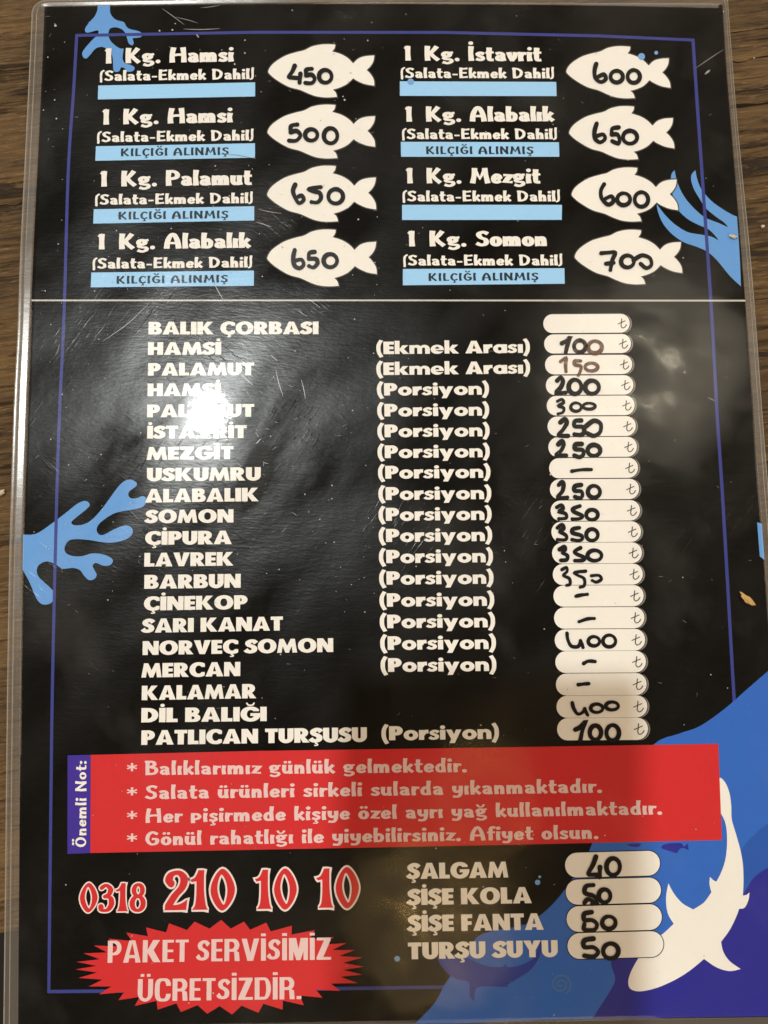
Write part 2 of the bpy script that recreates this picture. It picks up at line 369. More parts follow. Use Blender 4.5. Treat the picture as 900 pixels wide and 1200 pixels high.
    arch = lambda x0, x1, y: [(x0, -.001), (x1, -.001)] + [((x0 + x1) / 2 + (x1 - x0) / 2 * math.cos(a), y - (x1 - x0) * .55 * (1 - math.sin(a))) for a in [math.pi * i / 8 for i in range(9)]]
    G['n'] = (.72, [P(rc(0, 0, .27, x)), P(arch(.12, .72, .72)), N(arch(.27, .455, .5))])
    G['m'] = (1.14, [P(rc(0, 0, .27, x)), P(arch(.12, .70, .72)), P(arch(.55, 1.14, .72)), N(arch(.27, .435, .5)), N(arch(.705, .875, .5))])
    G['r'] = (.50, [P(rc(0, 0, .27, x)), P(stroke(smooth([(.20, .36), (.30, .56), (.50, .585)], n=4), .24, .26, cap=False))])
    G['s'] = (.52, [P(stroke([(a * .78, b * .70) for a, b in S], .225, .165, cap=False))])
    G['k'] = (.78, [P(rc(0, 0, .27, 1.06)), P([(.25, .38), (.44, x), (.76, x), (.51, .39), (.80, 0), (.46, 0), (.25, .33)])])
    G['y'] = (.80, [P([(0, x), (.29, x), (.41, .36), (.52, x), (.80, x), (.44, -.26), (.16, -.26), (.265, .02)])])
    G['('] = (.36, [P(stroke(smooth([(.29, 1.12), (.15, .80), (.12, .44), (.16, .10), (.30, -.24)], n=4), .23, .16, cap=False))])
    G[')'] = (.36, [P(stroke(smooth([(.07, 1.12), (.21, .80), (.24, .44), (.20, .10), (.06, -.24)], n=4), .23, .16, cap=False))])
    G[' '] = (.34, [])
    return G

def flowing_font(wv=0.255, wh=0.165):
    """soft, slightly bowed display lettering with rounded ends"""
    G = {}
    def g(ch, adv, *parts):
        ops = []
        for p in parts:
            q = p[1]; kk = p[2] if len(p) > 2 else 1.0
            if p[0] in 'cl':
                q = list(q)
                for i, j in ((0, 1), (-1, -2)):        # run the flat ends out a little
                    dx, dy = q[i][0] - q[j][0], q[i][1] - q[j][1]; d = math.hypot(dx, dy)
                    q[i] = (q[i][0] + dx / d * .065, q[i][1] + dy / d * .065)
                pts = smooth(q, n=4) if p[0] == 'c' else q
                ops.append(('+', stroke(pts, wv * kk, wh * kk, cap=False, taper=(lambda t: .93 + .30 * abs(t - .5)) if p[0] == 'c' else None)))
            elif p[0] == 'o': ops.append(('+', stroke(ellipse(*q, 22), wv * kk, wh * kk, closed=True)))
            elif p[0] == 'd': ops.append(('+', ellipse(q[0], q[1], q[2], q[2], 14)))
        G[ch] = (adv, ops, parts)
    X = .62
    st = lambda x=.12, h=X: ('c', [(x + .01, .07), (x - .015, h * .55), (x + .01, h - .07)])
    ar = lambda x: ('c', [(x + .02, .36), (x + .14, .54), (x + .27, .46), (x + .28, .07)])
    BR = lambda x, y: ('c', [(x - .14, y + .1), (x - .08, y), (x + .08, y), (x + .14, y + .1)], .6)
    CE = lambda x: ('c', [(x, .0), (x - .01, -.09), (x + .07, -.13), (x + .04, -.20), (x - .08, -.21)], .5)
    g('1', .40, ('c', [(.24, .07), (.23, .5), (.23, .92)]), ('l', [(.23, .92), (.13, .84)], .8))
    g('K', .78, st(.13, 1), ('c', [(.16, .45), (.36, .62), (.56, .92)]), ('c', [(.26, .54), (.40, .32), (.62, .08)]))
    g('g', .60, ('o', (.25, .42, .145, .135)), ('l', [(.38, .53), (.50, .56)], .8), ('c', [(.20, .28), (.13, .17), (.26, .11), (.45, .08), (.47, -.06), (.28, -.16), (.12, -.10)], .85))
    g('.', .28, ('d', (.13, .09, .12)))
    g(',', .28, ('d', (.13, .09, .12)))
    g(':', .28, ('d', (.13, .10, .11)), ('d', (.13, .48, .11)))
    g('*', .48, ('l', [(.22, .42), (.22, .82)], .55), ('l', [(.05, .70), (.39, .54)], .55), ('l', [(.05, .54), (.39, .70)], .55))
    g('-', .44, ('l', [(.10, .34), (.32, .34)], .9))
    g('(', .30, ('c', [(.28, .95), (.15, .82), (.11, .45), (.13, .0), (.11, -.06)], .72))
    g(')', .30, ('c', [(.02, .0), (.12, .06), (.16, .35), (.15, .8), (.17, 1.02)], .72))
    g('H', .86, ('c', [(.15, .07), (.14, .5), (.20, .92)]), ('c', [(.71, .07), (.70, .5), (.66, .92)]), ('c', [(.22, .47), (.42, .51), (.62, .50)]))
    g('P', .68, st(.13, 1), ('c', [(.08, .90), (.34, .92), (.53, .76), (.48, .52), (.16, .44)]))
    g('A', .84, ('c', [(.13, .07), (.17, .5), (.33, .88), (.47, .88), (.62, .5), (.68, .07)]), ('l', [(.20, .36), (.62, .36)], .9))
    g('M', 1.0, ('c', [(.13, .07), (.20, .5), (.23, .92)]), ('l', [(.24, .90), (.48, .32), (.72, .90)], .9), ('c', [(.73, .92), (.78, .5), (.85, .07)]))
    g('S', .64, ('c', [(.52, .82), (.36, .90), (.16, .78), (.24, .56), (.46, .42), (.48, .18), (.28, .08), (.10, .17)]))
    g('D', .78, st(.14, 1), ('c', [(.06, .90), (.36, .88), (.60, .64), (.56, .28), (.34, .09), (.12, .08)]))
    g('E', .64, st(.14, 1), ('c', [(.14, .90), (.34, .88), (.52, .92)]), ('l', [(.14, .50), (.46, .50)]), ('c', [(.14, .10), (.34, .09), (.54, .12)]))
    g('B', .68, st(.14, 1), ('c', [(.06, .91), (.40, .90), (.45, .66), (.18, .54)]), ('c', [(.28, .54), (.54, .44), (.52, .16), (.30, .08), (.10, .08)]))
    g('G', .76, ('c', [(.58, .80), (.38, .91), (.17, .70), (.15, .32), (.34, .08), (.58, .16), (.60, .42), (.42, .44)]))
    g('C', .68, ('c', [(.56, .80), (.38, .91), (.17, .70), (.15, .32), (.34, .08), (.56, .18)]))
    g('O', .78, ('o', (.38, .5, .25, .42)))
    g('I', .32, st(.14, 1)); g('L', .54, st(.14, 1), ('l', [(.14, .09), (.46, .09)]))
    g('N', .78, st(.13, 1), ('l', [(.15, .90), (.60, .12)]), st(.62, 1))
    g('a', .56, ('c', [(.11, .50), (.24, .545), (.38, .46), (.385, .25), (.42, .07)]), ('c', [(.37, .33), (.19, .32), (.12, .17), (.22, .075), (.37, .16)], .92))
    g('m', .86, st(), ar(.12), ar(.40)); g('n', .56, st(), ar(.12)); g('h', .57, st(.12, 1), ar(.12))
    g('s', .46, ('c', [(.36, .49), (.24, .55), (.12, .46), (.20, .34), (.34, .24), (.33, .12), (.22, .075), (.09, .12)], .95))
    g('ı', .26, st()); g('i', .26, st(), ('d', (.13, .84, .115))); g('l', .26, st(.12, 1))
    g('u', .57, ('c', [(.12, .55), (.11, .25), (.20, .08), (.36, .16)]), ('c', [(.42, .55), (.41, .3), (.44, .07)]))
    g('t', .42, ('c', [(.19, .84), (.17, .4), (.20, .10), (.33, .09)]), ('l', [(.07, .56), (.34, .58)], .85))
    g('b', .57, st(.12, 1), ('c', [(.14, .42), (.28, .545), (.43, .40), (.40, .14), (.26, .07), (.12, .10)]))
    g('d', .57, st(.42, 1), ('c', [(.40, .42), (.26, .545), (.12, .38), (.14, .14), (.27, .07), (.41, .14)]))
    g('p', .58, ('c', [(.13, .0), (.11, .35), (.13, .56)]), ('c', [(.10, .53), (.30, .55), (.44, .42), (.38, .25), (.15, .20)]))
    g('k', .54, st(.12, 1), ('c', [(.15, .28), (.28, .38), (.41, .54)]), ('c', [(.24, .36), (.32, .22), (.45, .08)]))
    g('v', .52, ('c', [(.11, .54), (.16, .28), (.25, .09)]), ('c', [(.25, .09), (.37, .28), (.41, .54)]))
    g('y', .56, ('c', [(.12, .55), (.12, .32), (.22, .20), (.38, .28)]), ('c', [(.43, .55), (.42, .10), (.30, -.12), (.11, -.11)]))
    g('r', .40, st(), ('c', [(.14, .36), (.22, .52), (.34, .51)]))
    g('e', .53, ('c', [(.16, .31), (.40, .33), (.37, .50), (.24, .545), (.12, .38), (.14, .15), (.27, .075), (.41, .14)]))
    g('z', .48, ('l', [(.10, .53), (.39, .53), (.12, .09), (.41, .09)]))
    g('o', .56, ('o', (.27, .31, .165, .235))); g('f', .40, ('c', [(.36, .88), (.24, .90), (.18, .70), (.18, .07)]), ('l', [(.07, .55), (.33, .56)], .85))
    def comp(ch, base, *extra): g(ch, G[base][0], *(G[base][2] + extra))
    comp('İ', 'I', ('d', (.14, 1.2, .12))); comp('ş', 's', CE(.22)); comp('Ş', 'S', CE(.30)); comp('Ç', 'C', CE(.38))
    comp('ğ', 'g', BR(.26, .74)); comp('Ğ', 'G', BR(.38, 1.12))
    comp('ö', 'o', ('d', (.17, .82, .09)), ('d', (.38, .82, .09))); comp('ü', 'u', ('d', (.17, .80, .09)), ('d', (.38, .80, .09)))
    comp('Ö', 'O', ('d', (.27, 1.18, .10)), ('d', (.50, 1.18, .10)))
    G[' '] = (.36, []); G['_'] = (.62, [])
    return {k: (v[0], v[1]) for k, v in G.items()}

def phone_font():
    P = lambda p: ('+', p); N = lambda p: ('-', p); G = {}
    G['0'] = (.70, [P(smooth([(.33, 1.03), (.54, .84), (.66, .5), (.55, .17), (.33, -.03), (.12, .17), (.02, .5), (.13, .84)], True, 4)),
                    N(smooth([(.31, .88), (.42, .70), (.46, .48), (.43, .25), (.36, .12), (.25, .30), (.20, .52), (.23, .74)], True, 4))])
    G['1'] = (.52, [P(smooth([(.0, .76, 1), (.13, .82), (.22, 1.0, 1), (.37, 1.0, 1), (.37, .5), (.42, .12), (.48, .0, 1), (.06, .0, 1), (.14, .12), (.17, .4), (.17, .72, 1), (.05, .70, 1)], True, 3))])
    G['2'] = (.66, [P(stroke(smooth([(.17, .66), (.11, .76), (.18, .90), (.36, .94), (.50, .80), (.46, .58), (.27, .36), (.10, .10)], n=5), .20, .11)),
                    P(ellipse(.16, .68, .10, .09, 14)), P(smooth([(.0, .0, 1), (.08, .20), (.24, .13), (.42, .16), (.60, .27, 1), (.57, .0, 1)], True, 4))])
    G['3'] = (.60, [P(stroke(smooth([(.10, .84), (.26, .93), (.42, .80), (.38, .62), (.22, .53)], n=5), .19, .11)),
                    P(stroke(smooth([(.22, .53), (.42, .48), (.47, .26), (.34, .06), (.14, .05), (.09, .17)], n=5), .20, .11))])
    G['8'] = (.62, [P(stroke(ellipse(.31, .74, .155, .20, 20), .17, .11, closed=True)), P(stroke(ellipse(.30, .27, .20, .25, 20), .19, .11, closed=True))])
    return G
HEAVY = heavy_font(); FLOW = flowing_font(); COND = heavy_font(.255, .125, 3.2); THIN = flowing_font(.17, .12)
INKFLOW = flowing_font(.205, .125); SLIM = flowing_font(.20, .14); NOTE = flowing_font(.222, .15); PHONE = phone_font()
PHONE_EDGE = {k: (a, ops + [('+', stroke(p, .095, .095, closed=True)) for _, p in ops]) for k, (a, ops) in PHONE.items()}
_cache = {}
def glyph(fontname, font, ch):
    key = (fontname, ch)
    if key not in _cache: _cache[key] = solve(font[ch][1]) if font[ch][1] else ([], [])
    return _cache[key]
FONTS = {'note': (NOTE, .03), 'slim': (SLIM, .03), 'heavy': (HEAVY, .04), 'flow': (FLOW, .03), 'cond': (COND, .10), 'thin': (THIN, .03), 'inkflow': (INKFLOW, .05), 'phone': (PHONE, .0), 'phone_edge': (PHONE_EDGE, .0)}

# ------------------------------------------------------------------ printing on the sheet
LAYER = 0.000022
FILM_Z = SHEET_Z + 0.00028
class Print:
    def __init__(self): self.v = []; self.f = []
    def add(self, vs, tris):
        b = len(self.v); self.v += vs
        for t in tris:
            (x0, y0), (x1, y1), (x2, y2) = (vs[i] for i in t)
            a = (x1 - x0) * (y2 - y0) - (x2 - x0) * (y1 - y0)
            if abs(a) < 1e-9: continue
            self.f.append(tuple(b + i for i in (t if a < 0 else t[::-1])))
        return self
    def ops(self, ops): return self.add(*solve(ops))
    def poly(self, p): return self.ops([('+', p)])
    def text(self, s, x0, y0, x1, y1, cap, font='heavy', lean=None, up=None):
        F, sp = FONTS[font]
        adv = [F[c][0] + (sp if c not in ' _' else 0) for c in s]; tot = sum(adv) - sp
        ux, uy = (x1 - x0) / tot, (y1 - y0) / tot; cx = 0
        for c, a in zip(s, adv):
            gv, gt = glyph(font, F, c)
            if gv:
                px = x0 + ux * cx
                ln = (.030 - .092 * (px - 75) / 780) if lean is None else lean
                U = up or (cap * ln, -cap)
                self.add([(x0 + ux * (cx + gx) + U[0] * gy, y0 + uy * (cx + gx) + U[1] * gy) for gx, gy in gv], gt)
            cx += a
        return self
    def build(self, name, m, parent, layer, label=None):
        z = (SHEET_Z + LAYER * layer) if layer < 50 else FILM_Z + 0.00004 + LAYER * (layer - 50)
        me = bpy.data.meshes.new(name)
        me.from_pydata([tuple(at(x, y, z)) for x, y in self.v], [], self.f); me.update()
        o = link(name, me, M[m], parent)
        if label: o['label'] = label
        return o

def zoomed(pts, ox, oy, s): return [(ox + p[0] / s, oy + p[1] / s) + tuple(p[2:]) for p in pts]

# ------------------------------------------------------------------ floor and table
def wood():
    m = bpy.data.materials.new('dark_brown_wood'); m.use_nodes = True
    n = m.node_tree.nodes; l = m.node_tree.links; b = n['Principled BSDF']
    tc = n.new('ShaderNodeTexCoord')
    def noise(scale, det, sx, sy, dist=0, rough=.6):
        mp = n.new('ShaderNodeMapping'); mp.inputs['Scale'].default_value = (sx, sy, 1)
        no = n.new('ShaderNodeTexNoise'); no.inputs['Scale'].default_value = scale; no.inputs['Detail'].default_value = det
        no.inputs['Distortion'].default_value = dist; no.inputs['Roughness'].default_value = rough
        l.new(tc.outputs['Object'], mp.inputs['Vector']); l.new(mp.outputs['Vector'], no.inputs['Vector']); return no.outputs['Fac']
    big = noise(30, 5, .25, 1, .8); fib = noise(760, 6, .07, 1, .5, .8); fine = noise(1900, 3, .10, 1, 0, .6); crk = noise(170, 6, .085, 1, 1.0, .72)
    r1 = n.new('ShaderNodeValToRGB'); e = r1.color_ramp.elements
    e[0].position = .40; e[0].color = (.022, .0115, .0036, 1); e[1].position = .60; e[1].color = (.155, .090, .034, 1)
    ad = n.new('ShaderNodeMath'); ad.operation = 'MULTIPLY_ADD'; l.new(fib, ad.inputs[0]); ad.inputs[1].default_value = .62
    hb = n.new('ShaderNodeMath'); hb.operation = 'MULTIPLY'; l.new(big, hb.inputs[0]); hb.inputs[1].default_value = .38; l.new(hb.outputs[0], ad.inputs[2])
    l.new(ad.outputs[0], r1.inputs['Fac'])
    r2 = n.new('ShaderNodeValToRGB'); e = r2.color_ramp.elements       # dark open cracks along the grain
    e[0].position = .385; e[0].color = (.10, .09, .08, 1); e[1].position = .43; e[1].color = (1, 1, 1, 1); l.new(crk, r2.inputs['Fac'])
    mu = n.new('ShaderNodeMix'); mu.data_type = 'RGBA'; mu.blend_type = 'MULTIPLY'; mu.inputs[0].default_value = .85
    l.new(r1.outputs[0], mu.inputs[6]); l.new(r2.outputs[0], mu.inputs[7])
    r3 = n.new('ShaderNodeValToRGB'); e = r3.color_ramp.elements       # pale fibres
    e[0].position = .58; e[0].color = (0, 0, 0, 1); e[1].position = .74; e[1].color = (.13, .085, .042, 1); l.new(fine, r3.inputs['Fac'])
    ml = n.new('ShaderNodeMix'); ml.data_type = 'RGBA'; ml.blend_type = 'ADD'; ml.inputs[0].default_value = 1
    l.new(mu.outputs[2], ml.inputs[6]); l.new(r3.outputs[0], ml.inputs[7]); l.new(ml.outputs[2], b.inputs['Base Color'])
    b.inputs['Roughness'].default_value = .55; b.inputs['Specular IOR Level'].default_value = .22
    hs = n.new('ShaderNodeMath'); hs.operation = 'MULTIPLY_ADD'; l.new(r2.outputs[0], hs.inputs[0]); hs.inputs[1].default_value = .8; l.new(fib, hs.inputs[2])
    bp = n.new('ShaderNodeBump'); bp.inputs['Distance'].default_value = .0012; bp.inputs['Strength'].default_value = .55
    l.new(hs.outputs[0], bp.inputs['Height']); l.new(bp.outputs[0], b.inputs['Normal'])
    return m
M['wood'] = wood()
M['floor'] = mat('dark_floor_tiles', (.012, .011, .011), .55, .3, .4, 9)
M['iron'] = mat('black_iron', (.02, .02, .02), .5, .4, .2, 60)
bm = bmesh.new(); bmesh.ops.create_grid(bm, x_segments=1, y_segments=1, size=4)
me = bpy.data.meshes.new('floor'); bm.to_mesh(me); bm.free()
fl = link('floor', me, M['floor']); fl.location = (0, 0, -.76); tag(fl, kind='structure')

TA = math.radians(8.0)
edge = at(0, 1095, 0)
table = bpy.data.objects.new('wooden_table', None); C.objects.link(table)
ey = Vector((-math.sin(TA), math.cos(TA), 0)); ex = Vector((math.cos(TA), math.sin(TA), 0))
tcen = edge + ey * .36 + ex * .16
table.location = (tcen.x, tcen.y, -.76); table.rotation_euler = (0, 0, TA)
tag(table, 'dark brown wooden table with rough horizontal grain under the menu card', 'table')
def boxbm(x0, y0, z0, x1, y1, z1, bev=0, seg=2):
    bm = bmesh.new(); bmesh.ops.create_cube(bm, size=1)
    for v in bm.verts: v.co = Vector((x0 + (v.co.x + .5) * (x1 - x0), y0 + (v.co.y + .5) * (y1 - y0), z0 + (v.co.z + .5) * (z1 - z0)))
    if bev: bmesh.ops.bevel(bm, geom=bm.edges[:], offset=bev, segments=seg, profile=.6, affect='EDGES')
    return bm
def bmobj(name, bm, m, parent, shade=False):
    me = bpy.data.meshes.new(name); bm.to_mesh(me); bm.free()
    if shade:
        for p in me.polygons: p.use_smooth = True
    return link(name, me, m, parent)
bmobj('tabletop', boxbm(-.75, -.36, .76 - .035, .75, .36, .76, .0012), M['wood'], table)
M['gap'] = mat('dark_wood_crack', (.012, .007, .004), .8, .1, .4, 900)
def crack(pts, w):
    q = stroke(smooth(pts, n=6), w, w, cap=False, taper=lambda t: .75 + .35 * math.sin(9 * t)); vs_, ts_ = solve([('+', q)])
    me = bpy.data.meshes.new('wood_crack'); me.from_pydata([tuple(at(x, y, .00006)) for x, y in vs_], [], [t[::-1] for t in ts_]); me.update()
    ob = link('wood_crack', me, M['gap'], table); ob.matrix_parent_inverse = Matrix.Translation(table.location) @ Matrix.Rotation(TA, 4, 'Z'); ob.matrix_parent_inverse.invert()
crack([(855, 125.5), (872, 123.5), (890, 122), (915, 118), (950, 114)], 4.6)
crack([(858, 72), (868, 73), (885, 68), (905, 65)], 1.6); crack([(855, 39), (868, 37), (890, 34), (910, 32)], 1.2)
crack([(-8, 243), (6, 240), (18, 241), (26, 237)], 1.6); crack([(-8, 82), (12, 83), (34, 80)], 1.3)
bmobj('frame', boxbm(-.55, -.28, .675, .55, .28, .7245, .002), M['iron'], table)
bmobj('pedestal', boxbm(-.04, -.04, .03, .04, .04, .675, .006), M['iron'], table)
bmobj('foot', boxbm(-.28, -.28, 0, .28, .28, .03, .006), M['iron'], table)

# ------------------------------------------------------------------ the menu card
menu = bpy.data.objects.new('menu_card', None); C.objects.link(menu)
tag(menu, 'laminated black fish restaurant menu card with white price fields and blue sea drawings', 'menu')

paper_px = {'L': [(52.3, 8), (50.5, 60), (46, 160), (41, 260), (37, 352), (32, 480), (28, 600), (25.8, 700), (24.2, 860), (22.6, 1040), (21.5, 1206)],
            'T': [(52.3, 8), (120, 7), (300, 4.5), (450, 3.5), (700, 4.5), (846.5, 5.8)],
            'R': [(846.5, 5.8), (851, 80), (857.5, 160), (870.5, 320), (882.7, 480), (888, 560), (896, 655), (905, 780), (915, 920), (925, 1060), (934, 1191)],
            'B': [(21.5, 1206), (300, 1202), (640, 1195.5), (780, 1193), (934, 1191)]}
film_px = {'L': [(37.5, 0), (36.3, 40), (30.4, 160), (24, 290), (20.5, 390), (16, 480), (11.3, 640), (8.5, 800), (6, 1040), (3.5, 1224)],
           'T': [(37.5, 0), (120, -1), (300, -4), (450, -5), (700, -7), (852, -14)],
           'R': [(852, -14), (858, 70), (865.5, 160), (881, 320), (893, 480), (900, 570), (910, 700), (922, 860), (936, 1040), (948, 1209)],
           'B': [(3.5, 1224), (300, 1220), (640, 1213), (948, 1209)]}
def resample(pl, n):
    d = [0]
    for a, b in zip(pl[:-1], pl[1:]): d.append(d[-1] + math.hypot(b[0] - a[0], b[1] - a[1]))
    out = []
    for i in range(n):
        t = d[-1] * i / (n - 1); k = 0
        while k < len(d) - 2 and d[k + 1] < t: k += 1
        u = (t - d[k]) / (d[k + 1] - d[k]); out.append((pl[k][0] + (pl[k + 1][0] - pl[k][0]) * u, pl[k][1] + (pl[k + 1][1] - pl[k][1]) * u))
    return out
NS = {'T': 170, 'R': 240, 'B': 170, 'L': 240}
def loop(sides):
    r = []
    for s in 'TRBL':
        p = resample(smooth(sides[s], n=6), NS[s])
        if s in 'BL': p = p[::-1]
        r += p[:-1]
    return r
pin = loop(paper_px); pout = loop(film_px)
# rounded corners of the plastic
corners = [0, NS['T'] - 1, NS['T'] + NS['R'] - 2, NS['T'] + NS['R'] + NS['B'] - 3]
RAD = 17.0
base = list(pout); n_ = len(base)
for c in corners:
    cx, cy = base[c]
    A = base[(c + 14) % n_]; B = base[(c - 14) % n_]
    ua = Vector((A[0] - cx, A[1] - cy)).normalized(); ub = Vector((B[0] - cx, B[1] - cy)).normalized()
    ctr = Vector((cx, cy)) + (ua + ub) * RAD
    for k in range(-7, 8):
        i = (c + k) % n_; q = Vector(base[i]); d = (q - Vector((cx, cy))).length
        if d < RAD:
            # slide along the side onto the arc
            side = ua if k >= 0 else ub; other = ub if k >= 0 else ua
            ang = (1 - d / RAD) * math.pi / 4
            pt = ctr - other * (RAD * math.cos(ang)) - side * (RAD * math.sin(ang))
            pout[i] = (pt.x, pt.y)
# printed sheet
pr_z0, pr_z1 = SHEET_Z - 0.0003, SHEET_Z
vs = [tuple(at(x, y, pr_z1)) for x, y in pin] + [tuple(at(x, y, pr_z1) - Vector((0, 0, .0003))) for x, y in pin]
fs = [tuple(range(n_))[::-1], tuple(range(n_, 2 * n_))] + [(i, (i + 1) % n_, n_ + (i + 1) % n_, n_ + i) for i in range(n_)]
me = bpy.data.meshes.new('printed_sheet'); me.from_pydata(vs, [], fs); me.validate(); me.update()
bm = bmesh.new(); bm.from_mesh(me); bmesh.ops.recalc_face_normals(bm, faces=bm.faces[:]); bm.to_mesh(me); bm.free()
sheet = link('printed_sheet', me, M['black'], menu)

# plastic film: flat over the sheet, welded and slightly curled along the margin
prof = [(0.0, .00128), (.03, .00124), (.06, .00092), (.09, .00084), (.16, .00086), (.26, .000905), (.36, .00095), (.46, .001), (.55, .00104), (.60, .00107), (.64, .00104), (.72, .00103), (.82, .00104), (.90, .00107), (.95, .00110), (.98, .00109), (1.0, .00104), (1.0, .0007)]
rings = []
vs = []
inner = []
ctr = (450, 600)
def lerp(a, b, u): return (a[0] + (b[0] - a[0]) * u, a[1] + (b[1] - a[1]) * u)
for u, z in [(-.3, .00128)] + prof:
    row = []
    for i in range(n_):
        x, y = lerp(pin[i], pout[i], u)
        w = .5 + .5 * math.sin(i * .047) * math.sin(i * .016 + 1.3)
        zz = z if u <= .05 else .00074 + (z - .00074) * (.85 + .3 * w)
        p = at(x, y, SHEET_Z)      # plan position on the sheet plane
        row.append(len(vs)); vs.append((p.x, p.y, zz))
    rings.append(row)
fs = [tuple(rings[0])[::-1]]; mi = [0]
for a, b in zip(rings[:-1], rings[1:]):
    for i in range(n_):
        j = (i + 1) % n_
        fs.append((a[i], a[j], b[j], b[i])); mi.append(0 if (a is rings[0]) else 1)
me = bpy.data.meshes.new('plastic_film'); me.from_pydata(vs, [], fs)
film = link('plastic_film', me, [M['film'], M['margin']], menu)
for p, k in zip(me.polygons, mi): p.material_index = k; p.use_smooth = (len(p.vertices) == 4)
me.update()
bm = bmesh.new(); bm.from_mesh(me); bmesh.ops.recalc_face_normals(bm, faces=bm.faces[:])
if max(bm.faces, key=lambda f: f.calc_area()).normal.z < 0: bmesh.ops.reverse_faces(bm, faces=bm.faces[:])
bm.to_mesh(me); bm.free()

M['bead'] = mat('highlight_bead', (0.26, 0.23, 0.19), 0.3, 0.5, 0.35, 300)  # raised line; the edge highlight is put into its paler colour
def bead(u, half, z):
    vs = []; fs = []
    for i in range(n_):
        for du_, dz in ((-half, 0), (0, .00007), (half, 0)):
            x, y = lerp(pin[i], pout[i], u + du_); p = at(x, y, SHEET_Z); w = .5 + .5 * math.sin(i * .047) * math.sin(i * .016 + 1.3)
            vs.append((p.x, p.y, .00074 + (z - .00074) * (.85 + .3 * w) + dz))
    for i in range(n_):
        j = (i + 1) % n_
        for k in (0, 1): fs.append((3 * i + k, 3 * i + k + 1, 3 * j + k + 1, 3 * j + k))
    me = bpy.data.meshes.new('highlight_bead'); me.from_pydata(vs, [], fs); me.update()
    return link('highlight_bead', me, M['bead'], film)
bead(.60, .030, .00107); bead(.95, .04, .00111)

# ---- border, seam
def line(p, w): return stroke(p, w, w, cap=False)
Lb = smooth([(90, 40), (86, 110), (80, 200), (75, 370), (69.5, 490), (65.5, 620), (61.5, 800), (59.5, 950), (57.2, 1162)], n=4)
Rb = smooth([(812, 45.5), (820, 165), (833, 352), (840, 480), (846, 570), (853, 690), (861, 830), (881, 1152)], n=4)
b = Print()
b.ops([('+', line(Lb, 3.6)), ('+', line(Rb, 3.8)), ('+', line([(88.3, 41.5), (300, 37.8), (520, 38), (700, 42), (813.8, 47)], 3.4)),
       ('+', line([(55.4, 1162), (300, 1160), (500, 1157), (883, 1152)], 4.0))])
b.build('border_line', 'line', menu, 4)
s1 = Print().poly(line([(37, 352), (450, 352), (873.5, 352.3)], 1.9)); s1.build('paper_seam', 'seam', menu, 5)

# ---- sea drawings
def shape(name, pts, origin, s, m, layer, closed=True, label=None, n=4):
    return Print().poly(smooth(zoomed(pts, *origin, s), True, n)).build(name, m, menu, layer, label)
shape('coral', [(172, 33, 1), (170, 60), (155, 95), (120, 135), (98, 170), (105, 190), (130, 188), (165, 178), (178, 185), (168, 208), (140, 235), (100, 280), (82, 310), (88, 335), (105, 343), (125, 325), (160, 285), (190, 275), (215, 280), (240, 300), (258, 330), (262, 370), (265, 410), (280, 422), (300, 415), (310, 395), (330, 400), (345, 420), (380, 415), (388, 395), (365, 380), (332, 370), (318, 340), (325, 285, 1), (300, 282), (270, 262), (245, 235), (235, 200), (245, 168), (280, 160), (315, 172), (335, 195), (345, 225), (355, 255), (375, 265), (383, 250), (378, 225), (400, 222), (428, 215), (430, 195), (410, 182), (360, 170), (340, 155), (325, 130), (285, 118), (260, 100), (245, 70), (245, 31, 1)], (80, 0), 5, 'coral', 1, label='small blue coral branch hanging from the top edge')
shape('coral', [(40, 430, 1), (100, 430), (150, 412), (245, 345), (330, 280), (400, 225), (450, 208), (478, 228), (465, 255), (380, 325), (358, 350), (375, 368), (430, 365), (490, 335), (560, 260), (640, 150), (690, 90), (740, 67), (785, 85), (785, 110), (740, 145), (735, 175), (755, 192), (790, 190), (825, 177), (850, 190), (848, 225), (810, 255), (700, 275), (630, 295), (550, 350), (525, 390), (535, 425), (570, 432), (640, 395), (710, 370), (755, 385), (760, 425), (720, 460), (640, 482), (560, 480), (470, 465), (380, 460), (335, 475), (312, 520), (325, 555), (370, 572), (430, 572), (490, 555), (550, 557), (605, 575), (632, 600), (615, 630), (570, 635), (520, 617), (498, 635), (510, 665), (525, 695), (510, 722), (475, 730), (445, 705), (415, 665), (370, 650), (300, 655), (260, 630), (200, 607), (150, 625), (130, 660), (140, 705), (185, 750), (235, 800), (240, 850), (225, 880), (185, 892), (150, 880), (120, 835), (80, 740), (36, 660, 1)], (20, 550), 5.625, 'coral', 1, label='large blue coral branch on the left edge')
shape('seaweed', [(795, 475, 1), (740, 450), (660, 400), (590, 345), (525, 265), (495, 190), (482, 125, 1), (455, 155), (450, 200), (470, 265), (510, 335), (560, 410), (630, 470), (700, 520), (728, 555, 1), (650, 520), (560, 485), (490, 430), (420, 355), (370, 275), (340, 195), (325, 125, 1), (300, 160), (300, 240), (315, 330), (350, 420), (420, 490), (500, 535), (580, 570), (640, 630), (655, 655, 1), (600, 625), (520, 610), (420, 590), (330, 535), (260, 470), (205, 400), (190, 375, 1), (200, 440), (240, 530), (310, 610), (400, 670), (500, 705), (580, 745), (650, 810), (740, 920), (825, 1000, 1), (815, 760)], (740, 180), 6.43, 'coral', 1)
Print().poly([(887.3, 612), (892.6, 613.5), (895.8, 656), (890.4, 652)]).build('seaweed_tip', 'coral', menu, 1)
